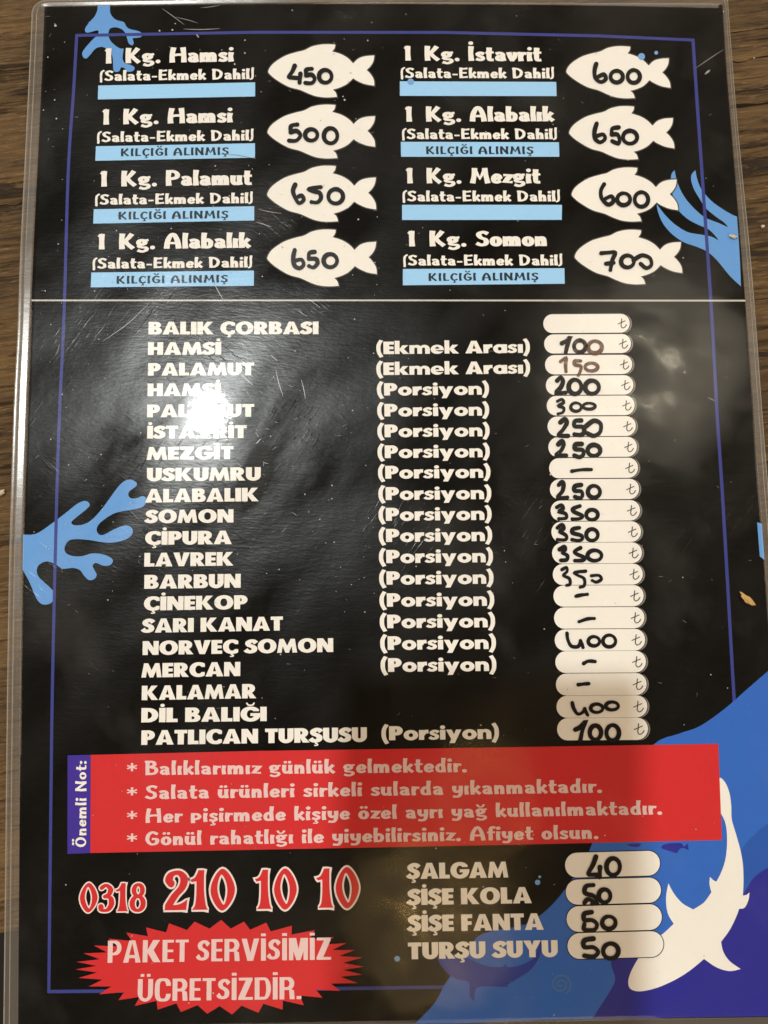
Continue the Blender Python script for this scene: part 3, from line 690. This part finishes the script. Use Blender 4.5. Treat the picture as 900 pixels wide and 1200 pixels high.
Print().poly(smooth([(484, 1202, 1), (509, 1176), (521, 1154), (533, 1137), (553, 1106), (564, 1095), (587, 1089), (616, 1083), (641, 1066), (662, 1042), (690, 998), (720, 925), (765, 873), (795, 860), (820, 851), (850, 830), (875, 808), (905, 782, 1), (933, 1190, 1), (640, 1195, 1)], True, 4)).build('sea_wave', 'wave', menu, 4.2)
Print().poly(smooth([(919, 955, 1), (899, 966), (884, 978), (868, 998), (858, 1040), (850, 1090), (860, 1150, 1), (930, 1150, 1)], True, 4)).build('sea_wave', 'wave2', menu, 4.4, 'darker blue wave crest')
Print().poly(smooth([(923, 1007, 1), (900, 1017), (884, 1028), (872, 1046), (850, 1080), (800, 1100), (745, 1110), (722, 1122), (716, 1130), (721, 1148), (712, 1166), (703, 1180), (694, 1194, 1), (780, 1192.7, 1), (932, 1190.5, 1)], True, 4)).build('sea_wave', 'navy', menu, 4.6, 'deep indigo sea floor')
shape('whale', [(215, 500), (260, 480), (330, 490), (400, 520), (450, 540), (520, 545), (543, 528, 1), (552, 545), (600, 540), (650, 520), (685, 490), (712, 405, 1), (715, 450), (700, 505), (660, 560), (600, 600), (550, 632), (562, 640, 1), (520, 640), (440, 638), (400, 650), (392, 712, 1), (370, 680), (365, 620), (300, 600), (250, 560)], (460, 1000), 4.09, 'deep', 4.9)
sp = [(657 + (2.0 + 10.5 * t) * math.cos(t * 12.5 + 1), 1153.5 + (1.6 + 11 * t) * math.sin(t * 12.5 + 1)) for t in [i / 40 for i in range(41)]]
Print().ops([('+', stroke(sp, 2.6, 2.6))]).build('sea_shell', 'shell', menu, 4.9)
shape('little_fish', [(300, 375), (320, 356), (390, 352), (405, 368), (425, 352, 1), (428, 385, 1), (395, 375), (372, 400, 1), (340, 390)], (700, 900), 4, 'navy', 4.9)
shape('little_fish', [(140, 360), (170, 354), (205, 356), (190, 370), (160, 368)], (700, 900), 4, 'navy', 4.9)
for x, y, r in [(630, 1034, 3.1), (632.5, 1027.5, 1.6), (465.5, 1123.5, 3.3), (751.8, 66.3, 4.1), (769, 61.8, 2.2), (476, 90, 1.6), (481.3, 95.8, 3.9)]:
    Print().poly(ellipse(x, y, r, r, 18)).build('bubble', 'dot', menu, 8)
shark_pts = [(570, 46, 1), (580, 46, 1), (602, 72), (620, 120), (628, 180), (630, 240), (650, 310), (672, 390), (683, 460), (685, 540), (682, 598, 1), (700, 594), (713, 583, 1), (708, 620), (690, 655), (665, 660, 1), (650, 700), (620, 760), (580, 815, 1), (590, 860), (620, 905), (672, 942, 1), (620, 952), (560, 935), (500, 895, 1), (440, 945), (370, 990), (280, 1030), (200, 1047), (155, 1035), (145, 1000), (160, 950), (200, 880), (250, 820), (310, 775), (358, 730, 1), (330, 680), (322, 610), (333, 540, 1), (360, 590), (400, 635), (450, 663, 1), (500, 630), (535, 582, 1), (526, 545), (528, 510, 1), (543, 525), (558, 533, 1), (580, 490), (600, 430), (608, 360), (606, 290), (596, 245), (580, 215, 1), (570, 200, 1)]
shape('shark', shark_pts, (700, 900), 4, 'white', 5.3)

# ---- handwriting
def hand(parent, zoom, parts, w, mats='ink', name='handwritten_price'):
    ox, oy, s = zoom; pr = Print(); ops = []
    for p in parts:
        if p[0] == 'o':
            _, cx, cy, rx, ry = p
            a0 = random.uniform(-2.2, -1.2); wob = random.uniform(.9, 1.1)
            pts = [(cx + rx * math.cos(a0 - 2 * math.pi * t * 1.04) * (1 + .05 * math.sin(3 * t)), cy + ry * wob * math.sin(a0 - 2 * math.pi * t * 1.04)) for t in [i / 22 for i in range(23)]]
        else: pts = smooth(p[1], n=5)
        pts = zoomed(pts, ox, oy, s); ww = w / s * 1.1
        ph = random.uniform(0, 6)
        ops.append(('+', stroke(pts, ww, ww, taper=lambda t: 1 + .10 * math.sin(ph + 7 * t) - .12 * t)))
        for q in (pts[0], pts[-1]): ops.append(('+', ellipse(q[0], q[1], ww * .47, ww * .47, 12)))
    pr.ops(ops)
    return pr.build(name, mats, parent, 51)
c = lambda *p: ('c', list(p))
o = lambda *p: ('o',) + p

# ---- fish price fields
FISH = [(87, 258), (120, 208), (200, 155), (280, 128), (340, 113), (390, 88), (450, 74), (510, 71), (558, 74, 1), (552, 100), (535, 122, 1), (600, 142), (650, 172), (683, 206, 1), (720, 172), (770, 155), (832, 150, 1), (825, 190), (805, 225), (778, 252, 1), (805, 280), (828, 320), (832, 362, 1), (770, 352), (715, 330), (683, 310, 1), (640, 350), (590, 375), (540, 390, 1), (560, 410), (570, 441, 1), (500, 445), (430, 438), (370, 418), (310, 392), (230, 370), (150, 325), (100, 285)]
Z1, Z2, Z3, Z4 = (300, 40, 6), (300, 190, 6), (655, 40, 6), (655, 190, 6)
fishes = [
 (Z1, (87, 258), (832, 150), (832, 362), [c((272, 222), (255, 262), (230, 300), (268, 306), (302, 308)), c((312, 278), (310, 310), (306, 340)), c((392, 243), (354, 250), (352, 290)), c((352, 290), (392, 285), (412, 315), (392, 343), (347, 342)), o(487, 296, 43, 46)]),
 (Z1, (82, 683), (837, 577), (838, 792), [c((290, 635), (247, 645), (243, 690)), c((243, 690), (285, 680), (312, 712), (282, 748), (232, 748)), o(388, 708, 42, 44), o(524, 714, 46, 50)]),
 (Z2, (80, 222), (843, 108), (845, 332), [c((275, 158), (260, 200), (275, 250), (302, 288), (335, 265), (322, 235), (298, 242)), c((455, 175), (405, 180), (372, 190), (405, 205), (445, 215), (457, 250), (432, 282), (390, 280)), o(560, 240, 50, 50)]),
 (Z2, (80, 670), (845, 560), (850, 787), [c((272, 618), (262, 670), (270, 725), (305, 745), (335, 720), (320, 685), (285, 690)), c((412, 630), (374, 640), (372, 680)), c((372, 680), (420, 680), (432, 710), (405, 740), (372, 730)), o(522, 692, 46, 50)]),
 (Z3, (53, 258), (773, 170), (785, 378), [c((262, 210), (250, 260), (258, 310), (295, 336), (330, 315), (315, 283), (275, 300)), o(406, 298, 42, 44), o(526, 297, 42, 46)]),
 (Z3, (73, 688), (802, 590), (812, 803), [c((265, 630), (250, 685), (255, 735), (290, 760), (325, 735), (310, 705), (270, 715)), c((420, 655), (375, 665), (372, 705)), c((372, 705), (410, 705), (425, 735), (418, 768), (375, 752)), o(500, 724, 48, 46)]),
 (Z4, (90, 222), (828, 122), (838, 338), [c((318, 155), (295, 200), (302, 255), (345, 298), (383, 275), (370, 240), (330, 255)), o(455, 260, 44, 44), o(580, 262, 46, 54)]),
 (Z4, (112, 660), (858, 562), (868, 780), [c((298, 640), (345, 636), (395, 637), (375, 690), (362, 758)), c((330, 714), (385, 708)), o(482, 698, 44, 44), c((525, 690), (555, 668), (592, 655), (640, 675), (650, 722), (615, 745), (575, 715))]),
]
A0, A1, A2 = (87, 258), (832, 150), (832, 362)
for Z, t0, t1, t2, digits in fishes:
    # the same drawing, fitted to the three marks of each field
    det = (A1[0] - A0[0]) * (A2[1] - A0[1]) - (A2[0] - A0[0]) * (A1[1] - A0[1])
    pts = []
    for p in FISH:
        u = ((p[0] - A0[0]) * (A2[1] - A0[1]) - (A2[0] - A0[0]) * (p[1] - A0[1])) / det
        v = ((A1[0] - A0[0]) * (p[1] - A0[1]) - (p[0] - A0[0]) * (A1[1] - A0[1])) / det
        pts.append((t0[0] + u * (t1[0] - t0[0]) + v * (t2[0] - t0[0]), t0[1] + u * (t1[1] - t0[1]) + v * (t2[1] - t0[1])) + tuple(p[2:]))
    out = smooth(zoomed(pts, *Z), True, 4)
    f = Print().poly(out).build('fish_field', 'white', menu, 7)
    halo = Print().ops([('+', out), ('+', stroke(out, 2.6, 2.6, closed=True))]); halo.build('soft_outline', 'soft2', f, 6)
    hand(f, Z, digits, 28)

# ---- dish headings
def heading(t, x0, y0, x1, y1, cap): Print().text(t.replace(' ', '_', 1), x0, y0, x1, y1, cap, 'flow').build('dish_heading', 'white', menu, 9)
def note(x0, y0, x1, y1, cap): Print().text('(Salata-Ekmek Dahil)', x0, y0, x1, y1, cap, 'note').build('dish_note', 'white', menu, 9)
def strip(q, t=None):
    s_ = Print().poly(q).build('blue_strip', 'strip', menu, 7)
    if t: Print().text('KILÇIĞI ALINMIŞ', *t, 9.2, 'inkflow').build('strip_text', 'stripink', s_, 9)
heading('1 Kg. Hamsi', 121.5, 74.6, 274, 72.2, 18); note(116.3, 95, 298.5, 92.6, 12.6)
strip([(115.2, 100.2), (299, 96.5), (299, 113), (114.7, 116.5)])
heading('1 Kg. Hamsi', 118.6, 146.2, 272.7, 143.4, 18.2); note(113, 166.7, 298, 164.4, 12.6)
strip([(112.4, 171.4), (298.8, 167.9), (298.8, 184.7), (111.7, 188.4)], (141.3, 183.2, 268.5, 181.4))
heading('1 Kg. Palamut', 116, 218.8, 295.5, 216.6, 18.4); note(110.7, 240, 297.2, 238, 12.6)
strip([(109.8, 245.2), (297.9, 241.7), (297.9, 258.3), (109.3, 262)], (138.5, 257.3, 268, 255.7))
heading('1 Kg. Alabalık', 113.2, 292.4, 293.7, 290.4, 18.4); note(107.8, 315, 296.5, 313.3, 12.8)
strip([(107, 319.4), (297.6, 317), (297.4, 334.8), (106.3, 336.7)], (136.2, 332.6, 267.5, 331))
heading('1 Kg. İstavrit', 472.5, 71, 635, 71.8, 17.4); note(469, 91.4, 650.4, 91.8, 12.4)
strip([(468.6, 95.3), (651.8, 96), (652.3, 112.6), (468.6, 112.3)])
heading('1 Kg. Alabalık', 473.8, 142.6, 649.5, 142.2, 17.9); note(470.6, 163, 653.9, 163.1, 12.6)
strip([(469.6, 166.2), (655, 166.7), (655.5, 183.7), (470, 183.7)], (499.2, 180.6, 625.7, 180.6))
heading('1 Kg. Mezgit', 474.8, 214.9, 633.8, 214.9, 18.2); note(471.2, 236, 657.4, 236, 12.8)
strip([(471.2, 240), (658.6, 240), (658.3, 257.6), (471.2, 257.8)])
heading('1 Kg. Somon', 476.8, 288.8, 641.5, 288.4, 18.4); note(472, 311.2, 660.2, 311, 12.8)
strip([(472.1, 315.2), (661.4, 314.3), (661.8, 332.5), (472.1, 334.3)], (502, 329.3, 631.5, 328.4))

# ---- list of dishes
rows = [('BALIK ÇORBASI', 173.9, 391.9, 373.3, 391.6, 14.8), ('HAMSİ', 173.3, 415.9, 259.2, 415.5, 14.8), ('PALAMUT', 173.3, 440.2, 297.9, 439.6, 14.8),
 ('HAMSİ', 172.8, 464.2, 258.7, 463.8, 14.8), ('PALAMUT', 172.3, 489, 297.9, 488.3, 14.9), ('İSTAVRİT', 172.4, 514, 289, 513.2, 15), ('MEZGİT', 171.6, 539, 273.5, 538, 15.2),
 ('USKUMRU', 172, 564, 305.5, 563, 15.6), ('ALABALIK', 170, 589, 303, 587.3, 15.8), ('SOMON', 170.5, 613, 273.5, 612.2, 15.4), ('ÇİPURA', 170, 638.5, 271.5, 637.6, 15.8),
 ('LAVREK', 169, 664, 273.5, 662.8, 16), ('BARBUN', 169, 690, 282, 688.6, 16.2), ('ÇİNEKOP', 168.5, 715.5, 290, 713.6, 16.2), ('SARI KANAT', 166.6, 741.6, 331.5, 738.8, 16.4),
 ('NORVEÇ SOMON', 167, 767.6, 390.5, 764, 16.2), ('MERCAN', 165.6, 794, 281.5, 792.2, 16.6), ('KALAMAR', 166, 820.5, 300, 818.2, 16.8), ('DİL BALIĞI', 165.5, 846.6, 312.5, 845, 16.8), ('PATLICAN TURŞUSU', 165.5, 873, 430, 869.2, 17)]
for t, x0, y0, x1, y1, cap in rows:
    Print().text(t, x0, y0, x1, y1, cap, 'heavy').build('dish_name', 'white', menu, 9)
serv = [('(Ekmek Arası)', 441, 415.1, 621.3, 413.4, 14.6), ('(Ekmek Arası)', 441, 439.6, 621.5, 437.6, 14.6)]
ends = [(441.6, 573.3), (442, 573.5), (442.2, 574), (442.4, 574.2), (443, 575), (443.4, 576), (443.6, 576.4), (443.8, 577), (444, 578), (444.3, 578.6), (444.7, 579.5), (445, 580.5), (445.5, 581.5), (446, 582)]
bases = [463.6, 488.1, 512.4, 536.9, 561, 586, 610.4, 635.2, 660, 685.2, 711, 736.2, 761.6, 787.4]
for (a, b_), y in zip(ends, bases): serv.append(('(Porsiyon)', a, y, b_, y - 1.2, 14.5 + (y - 463) * .0045))
serv.append(('(Porsiyon)', 447, 867.6, 585, 865.8, 16.4))
for t, x0, y0, x1, y1, cap in serv:
    Print().text(t, x0, y0, x1, y1, cap, 'heavy').build('serving_note', 'white', menu, 9)

# ---- price fields
def pill(x0, x1, y0, y1, tilt=0.0, n=10):
    r = (y1 - y0) / 2; cy = (y0 + y1) / 2; rx = r * .95
    p = [(x1 - rx + rx * math.sin(a), cy - tilt - r * math.cos(a)) for a in [math.pi * i / n for i in range(n + 1)]]
    p += [(x0 + rx - rx * math.sin(a), cy + tilt + r * math.cos(a)) for a in [math.pi * i / n for i in range(n + 1)]]
    return p
ZA, ZB, ZC, ZD = (630, 360, 6.667), (630, 500, 6.667), (630, 630, 6.667), (640, 740, 6.667)
prices = [
 (None,), (ZA, 32, [c((190, 282), (225, 262), (252, 236), (235, 290), (220, 352)), o(330, 305, 44, 50)], [o(448, 312, 52, 46)]),
 (ZA, 27, [], [c((180, 425), (222, 397), (218, 450), (222, 502)), c((335, 420), (292, 420), (292, 448), (338, 462), (332, 505), (318, 532)), o(420, 467, 48, 30)]),
 (ZA, 34, [c((152, 575), (180, 550), (198, 580), (182, 625), (148, 668), (218, 668)), o(292, 622, 48, 52), o(425, 625, 52, 50)]),
 (ZA, 24, [c((155, 735), (190, 720), (203, 745), (165, 770), (203, 787), (198, 820), (160, 833)), o(300, 780, 40, 30), o(402, 773, 46, 24)]),
 (ZA, 34, [c((178, 900), (212, 876), (228, 905), (200, 955), (165, 1000), (238, 1005)), c((340, 885), (292, 890), (290, 930), (350, 935), (365, 970), (340, 998), (288, 993)), c((378, 930), (440, 887), (492, 912), (488, 975), (440, 1005), (388, 985))]),
 (ZB, 34, [c((162, 138), (190, 114), (203, 142), (183, 187), (147, 223), (222, 226)), c((345, 135), (297, 140), (295, 175), (350, 182), (358, 215), (330, 238), (287, 225)), o(440, 185, 48, 46)]),
 (ZB, 26, [c((268, 348), (345, 336), (420, 335))]),
 (ZB, 32, [c((165, 455), (190, 432), (203, 455), (193, 505), (157, 553), (232, 553)), c((340, 455), (292, 465), (290, 500), (340, 505), (350, 538), (330, 558), (292, 548)), o(440, 508, 46, 46)]),
 (ZB, 30, [c((150, 630), (185, 614), (198, 640), (172, 663), (218, 680), (223, 713), (167, 720)), c((330, 620), (278, 640), (285, 665), (348, 695), (330, 718), (272, 722)), o(425, 688, 44, 40)]),
 (ZB, 30, [c((155, 790), (190, 767), (203, 795), (177, 820), (223, 850), (218, 883), (157, 883)), c((325, 790), (277, 800), (275, 830), (340, 850), (348, 878), (320, 890), (270, 883)), o(425, 845, 44, 48)]),
 (ZC, 30, [c((172, 93), (208, 72), (216, 95), (195, 118), (233, 140), (226, 173), (182, 178)), c((335, 80), (292, 105), (300, 125), (363, 155), (350, 178), (292, 180)), o(445, 140, 53, 43)]),
 (ZC, 24, [c((190, 250), (225, 234), (230, 265), (202, 295), (248, 320), (253, 363), (227, 373)), c((375, 262), (290, 272), (315, 295), (363, 320), (365, 373), (332, 388)), c((420, 298), (478, 295), (498, 325), (460, 348), (427, 335))]),
 (ZC, 27, [c((300, 458), (345, 448), (388, 443))]), (ZC, 26, [c((324, 657), (390, 635), (443, 632))]),
 (ZC, 27, [c((230, 748), (237, 800), (265, 848), (318, 850), (335, 805)), c((335, 805), (345, 830), (355, 858)), o(440, 810, 43, 40), o(560, 808, 48, 43)]),
 (ZD, 28, [c((294, 250), (330, 232), (382, 235))]), (ZD, 28, [c((252, 416), (300, 410), (333, 408))]),
 (ZD, 26, [c((205, 558), (215, 600), (247, 645), (285, 632), (303, 603)), c((303, 603), (312, 630), (325, 653)), o(395, 600, 46, 36), o(515, 582, 48, 32)]),
 (ZD, 33, [c((228, 768), (270, 745), (308, 705), (285, 770), (268, 848)), o(385, 790, 43, 60), o(520, 792, 48, 56)])]
pc = [379.0, 402.8, 427.2, 451.3, 475.2, 499.5, 523.8, 548.4, 573.2, 598.3, 623.2, 648.0, 673.0, 698.3, 724.0, 749.9, 775.6, 801.9, 828.0, 854.3]
for i, (cy, pr) in enumerate(zip(pc, prices)):
    f_ = i / 19; x0 = 636.6 + 16.2 * f_ + 1.0 * math.sin(f_ * 3.14); x1 = 738 + 21.4 * f_ + 2.0 * math.sin(f_ * 3.14); h = (22.1 + 4.0 * f_) / 2
    q = pill(x0, x1, cy - h, cy + h, .25)
    fld = Print().poly(q).build('price_field', 'white', menu, 7)
    Print().poly(pill(x0 + 2, x1 + 2.6, cy - h + .2, cy + h + .6, .25)).build('soft_outline', 'soft', fld, 5.4 + .01 * i)
    Print().poly(pill(x0 - .6, x1 + .8, cy - h - .9, cy + h + .9, .25)).build('dark_outline', 'black', fld, 6.2 + .01 * i)
    # the lira sign
    k = (h * 2) / 22.5; X = x1 - 8.9 * k; Y = cy
    L_ = Print().ops([('+', stroke([(X + a * k, Y + b2 * k) for a, b2 in q_], 1.25, 1.1)) for q_ in (
        smooth([(-.6, -5.4), (-1.1, 0), (-1.4, 3.2), (.4, 5.4), (3.2, 4.2), (4.9, 1.6)], n=4), [(-5.0, .6), (3.2, -3.0)])])
    L_.build('lira_sign', 'lira', fld, 9)
    if pr[0]:
        if pr[2]: hand(fld, pr[0], pr[2], pr[1], 'ink_grey' if i == 1 else 'ink')
        if len(pr) > 3: hand(fld, pr[0], pr[3], pr[1], 'ink_brown')['label'] = 'rubbed brownish handwritten figures'

# ---- drinks
drinks = [('ŞALGAM', 477.6, 1030.2, 595.7, 1028.2, 18.6), ('ŞİŞE KOLA', 477.8, 1060.8, 623.3, 1058.4, 19), ('ŞİŞE FANTA', 478.3, 1091.9, 637.3, 1089.5, 19.4), ('TURŞU SUYU', 478.3, 1124.2, 653.9, 1121.2, 19.6)]
for t, x0, y0, x1, y1, cap in drinks: Print().text(t, x0, y0, x1, y1, cap, 'heavy').build('drink_name', 'white', menu, 9)
ZE = (655, 990, 6.923)
dp = [((662.2, 773.4, 998.2, 1027.2), 35, [c((300, 97), (275, 165), (238, 237), (285, 242), (328, 245)), c((333, 182), (332, 225), (330, 263)), o(440, 178, 53, 70)]),
      ((663, 774.6, 1029.6, 1059), 34, [c((280, 327), (220, 337), (212, 390), (280, 415), (308, 450), (270, 480)), c((207, 470), (240, 442), (310, 478)), o(370, 415, 46, 53)]),
      ((664, 775.6, 1060.8, 1090.9), 34, [c((265, 547), (207, 560), (207, 610), (270, 612), (308, 645), (290, 688), (207, 688), (207, 645)), o(405, 632, 53, 53)]),
      ((665, 777.5, 1092.4, 1122.6), 36, [c((280, 762), (207, 777), (207, 830), (280, 832), (318, 870), (280, 908), (207, 900)), o(420, 862, 60, 56)])]
for i, (q, w, parts) in enumerate(dp):
    fld = Print().poly(pill(*q, 1.1, 14)).build('price_field', 'white', menu, 7.2)
    Print().poly(pill(q[0] - 1, q[1] + 1, q[2] - 1, q[3] + 1, 1.1, 14)).build('dark_outline', 'black', fld, 6.2 + .1 * i)
    hand(fld, ZE, parts, w)

# ---- red notice
panel = Print().poly([(106.4, 884.6), (300, 880), (600, 875.6), (841.8, 871.6), (846, 984.4), (600, 990), (300, 995.8), (105.8, 999.6)]).build('notice_panel', 'red', menu, 7)
tabp = Print().poly([(79.2, 885.2), (106.3, 884.6), (105.7, 999.6), (79, 1000.6)]).build('notice_tab', 'tab', menu, 7.3)
for t, x0, y0, x1, y1 in [('Balıklarımız günlük gelmektedir.', 169.6, 908.4, 548, 904.8), ('Salata ürünleri sirkeli sularda yıkanmaktadır.', 169.6, 936.8, 706.4, 928.8),
                          ('Her pişirmede kişiye özel ayrı yağ kullanılmaktadır.', 169.6, 964.4, 776.8, 954.4), ('Gönül rahatlığı ile yiyebilirsiniz. Afiyet olsun.', 169.4, 991, 702.2, 983)]:
    sl = (y1 - y0) / (x1 - x0)
    pr_ = Print().text(t, x0, y0, x1, y1, 17, 'slim').text('*', 149, y0 - sl * 20 + 1.5, 161, y0 - sl * 8 + 1.5, 18, 'slim')
    pr_.build('notice_text', 'pinkwhite', panel, 9)
Print().text('Önemli Not:', 101.2, 993.5, 101.4, 891, 13.5, 'thin', up=(-13.2, -.1)).build('tab_text', 'white', tabp, 9)

# ---- telephone number
for t, x0, y0, x1, y1, cap in [('0318', 92.5, 1068.6, 171.5, 1067.6, 33), ('210', 192.5, 1066.8, 277, 1065.6, 46.5), ('10', 298.5, 1065.4, 349.5, 1064.6, 46), ('10', 370.5, 1064, 422.5, 1063, 46)]:
    e_ = Print().text(t, x0, y0, x1, y1, cap, 'phone_edge').build('telephone_number', 'pinkwhite2', menu, 8)
    Print().text(t, x0, y0, x1, y1, cap, 'phone').build('red_fill', 'red', e_, 9)

# ---- delivery star
star_o = [(448, 20), (515, 25), (580, 28), (655, 37), (722, 50), (778, 70), (815, 88), (840, 108), (862, 130), (866, 157), (862, 180), (848, 205), (797, 228), (745, 248), (690, 270), (628, 283), (557, 292), (480, 297), (407, 295), (330, 290), (262, 283), (195, 272), (147, 255), (90, 238), (60, 215), (30, 190), (22, 165), (25, 143), (45, 118), (75, 95), (118, 75), (170, 57), (228, 42), (295, 30), (370, 25)]
sp_ = []
for i, p in enumerate(star_o):
    q = star_o[(i + 1) % len(star_o)]; m_ = ((p[0] + q[0]) / 2, (p[1] + q[1]) / 2)
    sp_ += [p, (443 + (m_[0] - 443) * .86, 158 + (m_[1] - 158) * .83)]
star = Print().poly(zoomed(sp_, 80, 1070, 2.5)).build('star_badge', 'red', menu, 8)
Print().text('PAKET SERVİSİMİZ', 126, 1128.4, 388, 1124.6, 26, 'cond').build('badge_text', 'pinkwhite', star, 10)
Print().text('ÜCRETSİZDİR.', 161.2, 1173.4, 353.2, 1170.8, 26, 'cond').build('badge_text', 'pinkwhite', star, 10)

# ------------------------------------------------------------------ wear of the film: scratches (pattern of the film) and dust
sc_ = Print()
def scratch(x, y, a, ln, w):
    mid = (x + ln * .5 * math.cos(a) + random.uniform(-.03, .03) * ln, y + ln * .5 * math.sin(a) + random.uniform(-.03, .03) * ln)
    pts = smooth([(x, y), mid, (x + ln * math.cos(a), y + ln * math.sin(a))], n=4)
    sc_.ops([('+', stroke(pts, w, w, taper=lambda t: .25 + .75 * math.sin(math.pi * min(1, max(0, t)))))])
for (x0, y0, x1, y1, w) in [(278, 434, 296, 451, 1.3), (323, 432, 332, 465, .8), (353, 445, 358, 468, .8), (300, 520, 306, 514, .9), (317, 416, 325, 423, 1.0), (190, 10, 216, 29, .7), (206, 20, 232, 27, .6), (215, 34, 258, 33.5, .9), (230, 40, 233, 44, 1.6), (235, 9, 258, 6, .6), (826, 87, 832, 82, 2.4), (815, 80, 848, 58, .7), (262, 180, 300, 186, .6), (300, 260, 318, 266, .9), (302, 245, 330, 250, .7), (250, 330, 262, 352, .9), (120, 400, 175, 355, .7), (830, 466, 838, 470, .6)]:
    scratch(x0, y0, math.atan2(y1 - y0, x1 - x0), math.hypot(x1 - x0, y1 - y0), w)
for _ in range(110):
    r = abs(random.gauss(0, 75)); a = random.uniform(0, 6.28)
    scratch(255 + r * math.cos(a), 480 + r * 1.2 * math.sin(a), random.choice([0.05, .3, .9, -.7, 2.2]) + random.gauss(0, .35), random.uniform(2, 8), random.uniform(.18, .4))
for _ in range(90): scratch(random.uniform(40, 880), random.uniform(15, 860), random.choice([0, 0, .8, -.6]) + random.gauss(0, .3), random.uniform(2, 6), random.uniform(.18, .32))
tag(sc_.build('scratches', 'scratch', film, 50.2), kind='stuff')
du = Print()
for _ in range(420):
    if random.random() < .5: x, y = random.uniform(36, 460), random.uniform(10, 720)
    else: x, y = random.uniform(36, 890), random.uniform(10, 1190)
    r = random.choice([.35, .4, .5, .6, .9]); k = random.uniform(0, 6)
    p = [(x + r * random.uniform(.6, 1.3) * math.cos(k + j * 1.05), y + r * random.uniform(.6, 1.3) * math.sin(k + j * 1.05)) for j in range(6)]
    du.poly(p)
for x, y, r in [(65, 30, 1.5), (64, 117, .9), (51, 129, .9), (56, 67, .8), (66, 139, 1), (187, 36, 1.2), (202, 35, 1.2), (404, 117, 1.2), (402, 113, .8), (420, 257, 1.2), (287, 47, .9), (287, 62, 1), (275, 75, 1.1), (645, 556, 1.1), (692, 440, .9)]:
    du.poly([(x + r * random.uniform(.7, 1.2) * math.cos(j * .9), y + r * random.uniform(.7, 1.2) * math.sin(j * .9)) for j in range(7)])
dust = du.build('dust', 'dust', None, 50.6); tag(dust, 'fine pale dust specks lying on the plastic of the menu card', 'dust', kind='stuff')

# ------------------------------------------------------------------ crumbs
def crumb(x, y, z, lx, ly, lz, rot, m, label, name='crumb', seed=1):
    rnd = random.Random(seed); bm = bmesh.new(); bmesh.ops.create_icosphere(bm, subdivisions=3, radius=1)
    ks = [(Vector((rnd.gauss(0, 1), rnd.gauss(0, 1), rnd.gauss(0, 1))).normalized(), rnd.uniform(2, 5), rnd.uniform(0, 6)) for _ in range(6)]
    for v in bm.verts:
        d = v.co.normalized(); k = 1 + sum(.09 * math.sin(f * 2 * d.dot(q) + ph) for q, f, ph in ks)
        v.co = Vector((d.x * lx * k * (1 + .3 * d.y), d.y * ly * k, d.z * lz * k))
    zm = min(v.co.z for v in bm.verts)
    for v in bm.verts: v.co.z -= zm
    ob = bmobj(name, bm, M[m], None, True); p = at(x, y, z); ob.location = (p.x, p.y, z); ob.rotation_euler = (0, 0, rot)
    tag(ob, label, 'crumb'); return ob
FZ = FILM_Z + .00002
crumb(874.5, 702.5, FZ, .0024, .00085, .0006, math.radians(-43), 'crumb', 'long golden bread crumb on the black right margin of the menu card', seed=3)
crumb(858.5, 277.5, FZ, .0012, .0005, .0003, math.radians(-15), 'crumb_pale', 'pale sliver on the blue seaweed at the right edge of the card', seed=5)
crumb(893, 266.3, .0002, .0006, .0005, .0004, 0, 'crumb_pale', 'tiny pale speck on the bare wood right of the card', seed=8)
crumb(2.2, 577.5, .0002, .0011, .0008, .0005, math.radians(20), 'crumb_pale', 'pale crumb on the bare wood left of the card', seed=11)

# ------------------------------------------------------------------ the telephone that takes the picture and shades the lower middle of the card
ph = bpy.data.objects.new('smartphone', None); C.objects.link(ph)
ph.location = CAM_LOC; ph.rotation_euler = CAM_ROT
tag(ph, 'black smartphone held flat above the card, shading its lower middle', 'phone')
M['phone'] = mat('phone_back', (.02, .02, .022), .35, .5, .1, 200); M['lensglass'] = mat('lens_glass', (.01, .01, .012), .1, .6, .1, 200)
PX0, PX1, PY0, PY1 = -.062, .012, -.134, .037
bmobj('body', boxbm(PX0, PY0, .004, PX1, PY1, .012, .0035, 4), M['phone'], ph, False)
bm = bmesh.new(); bmesh.ops.create_cone(bm, cap_ends=True, segments=32, radius1=.006, radius2=.0062, depth=.0028)
for v in bm.verts: v.co.z += .0029
lens = bmobj('lens', bm, M['lensglass'], ph)
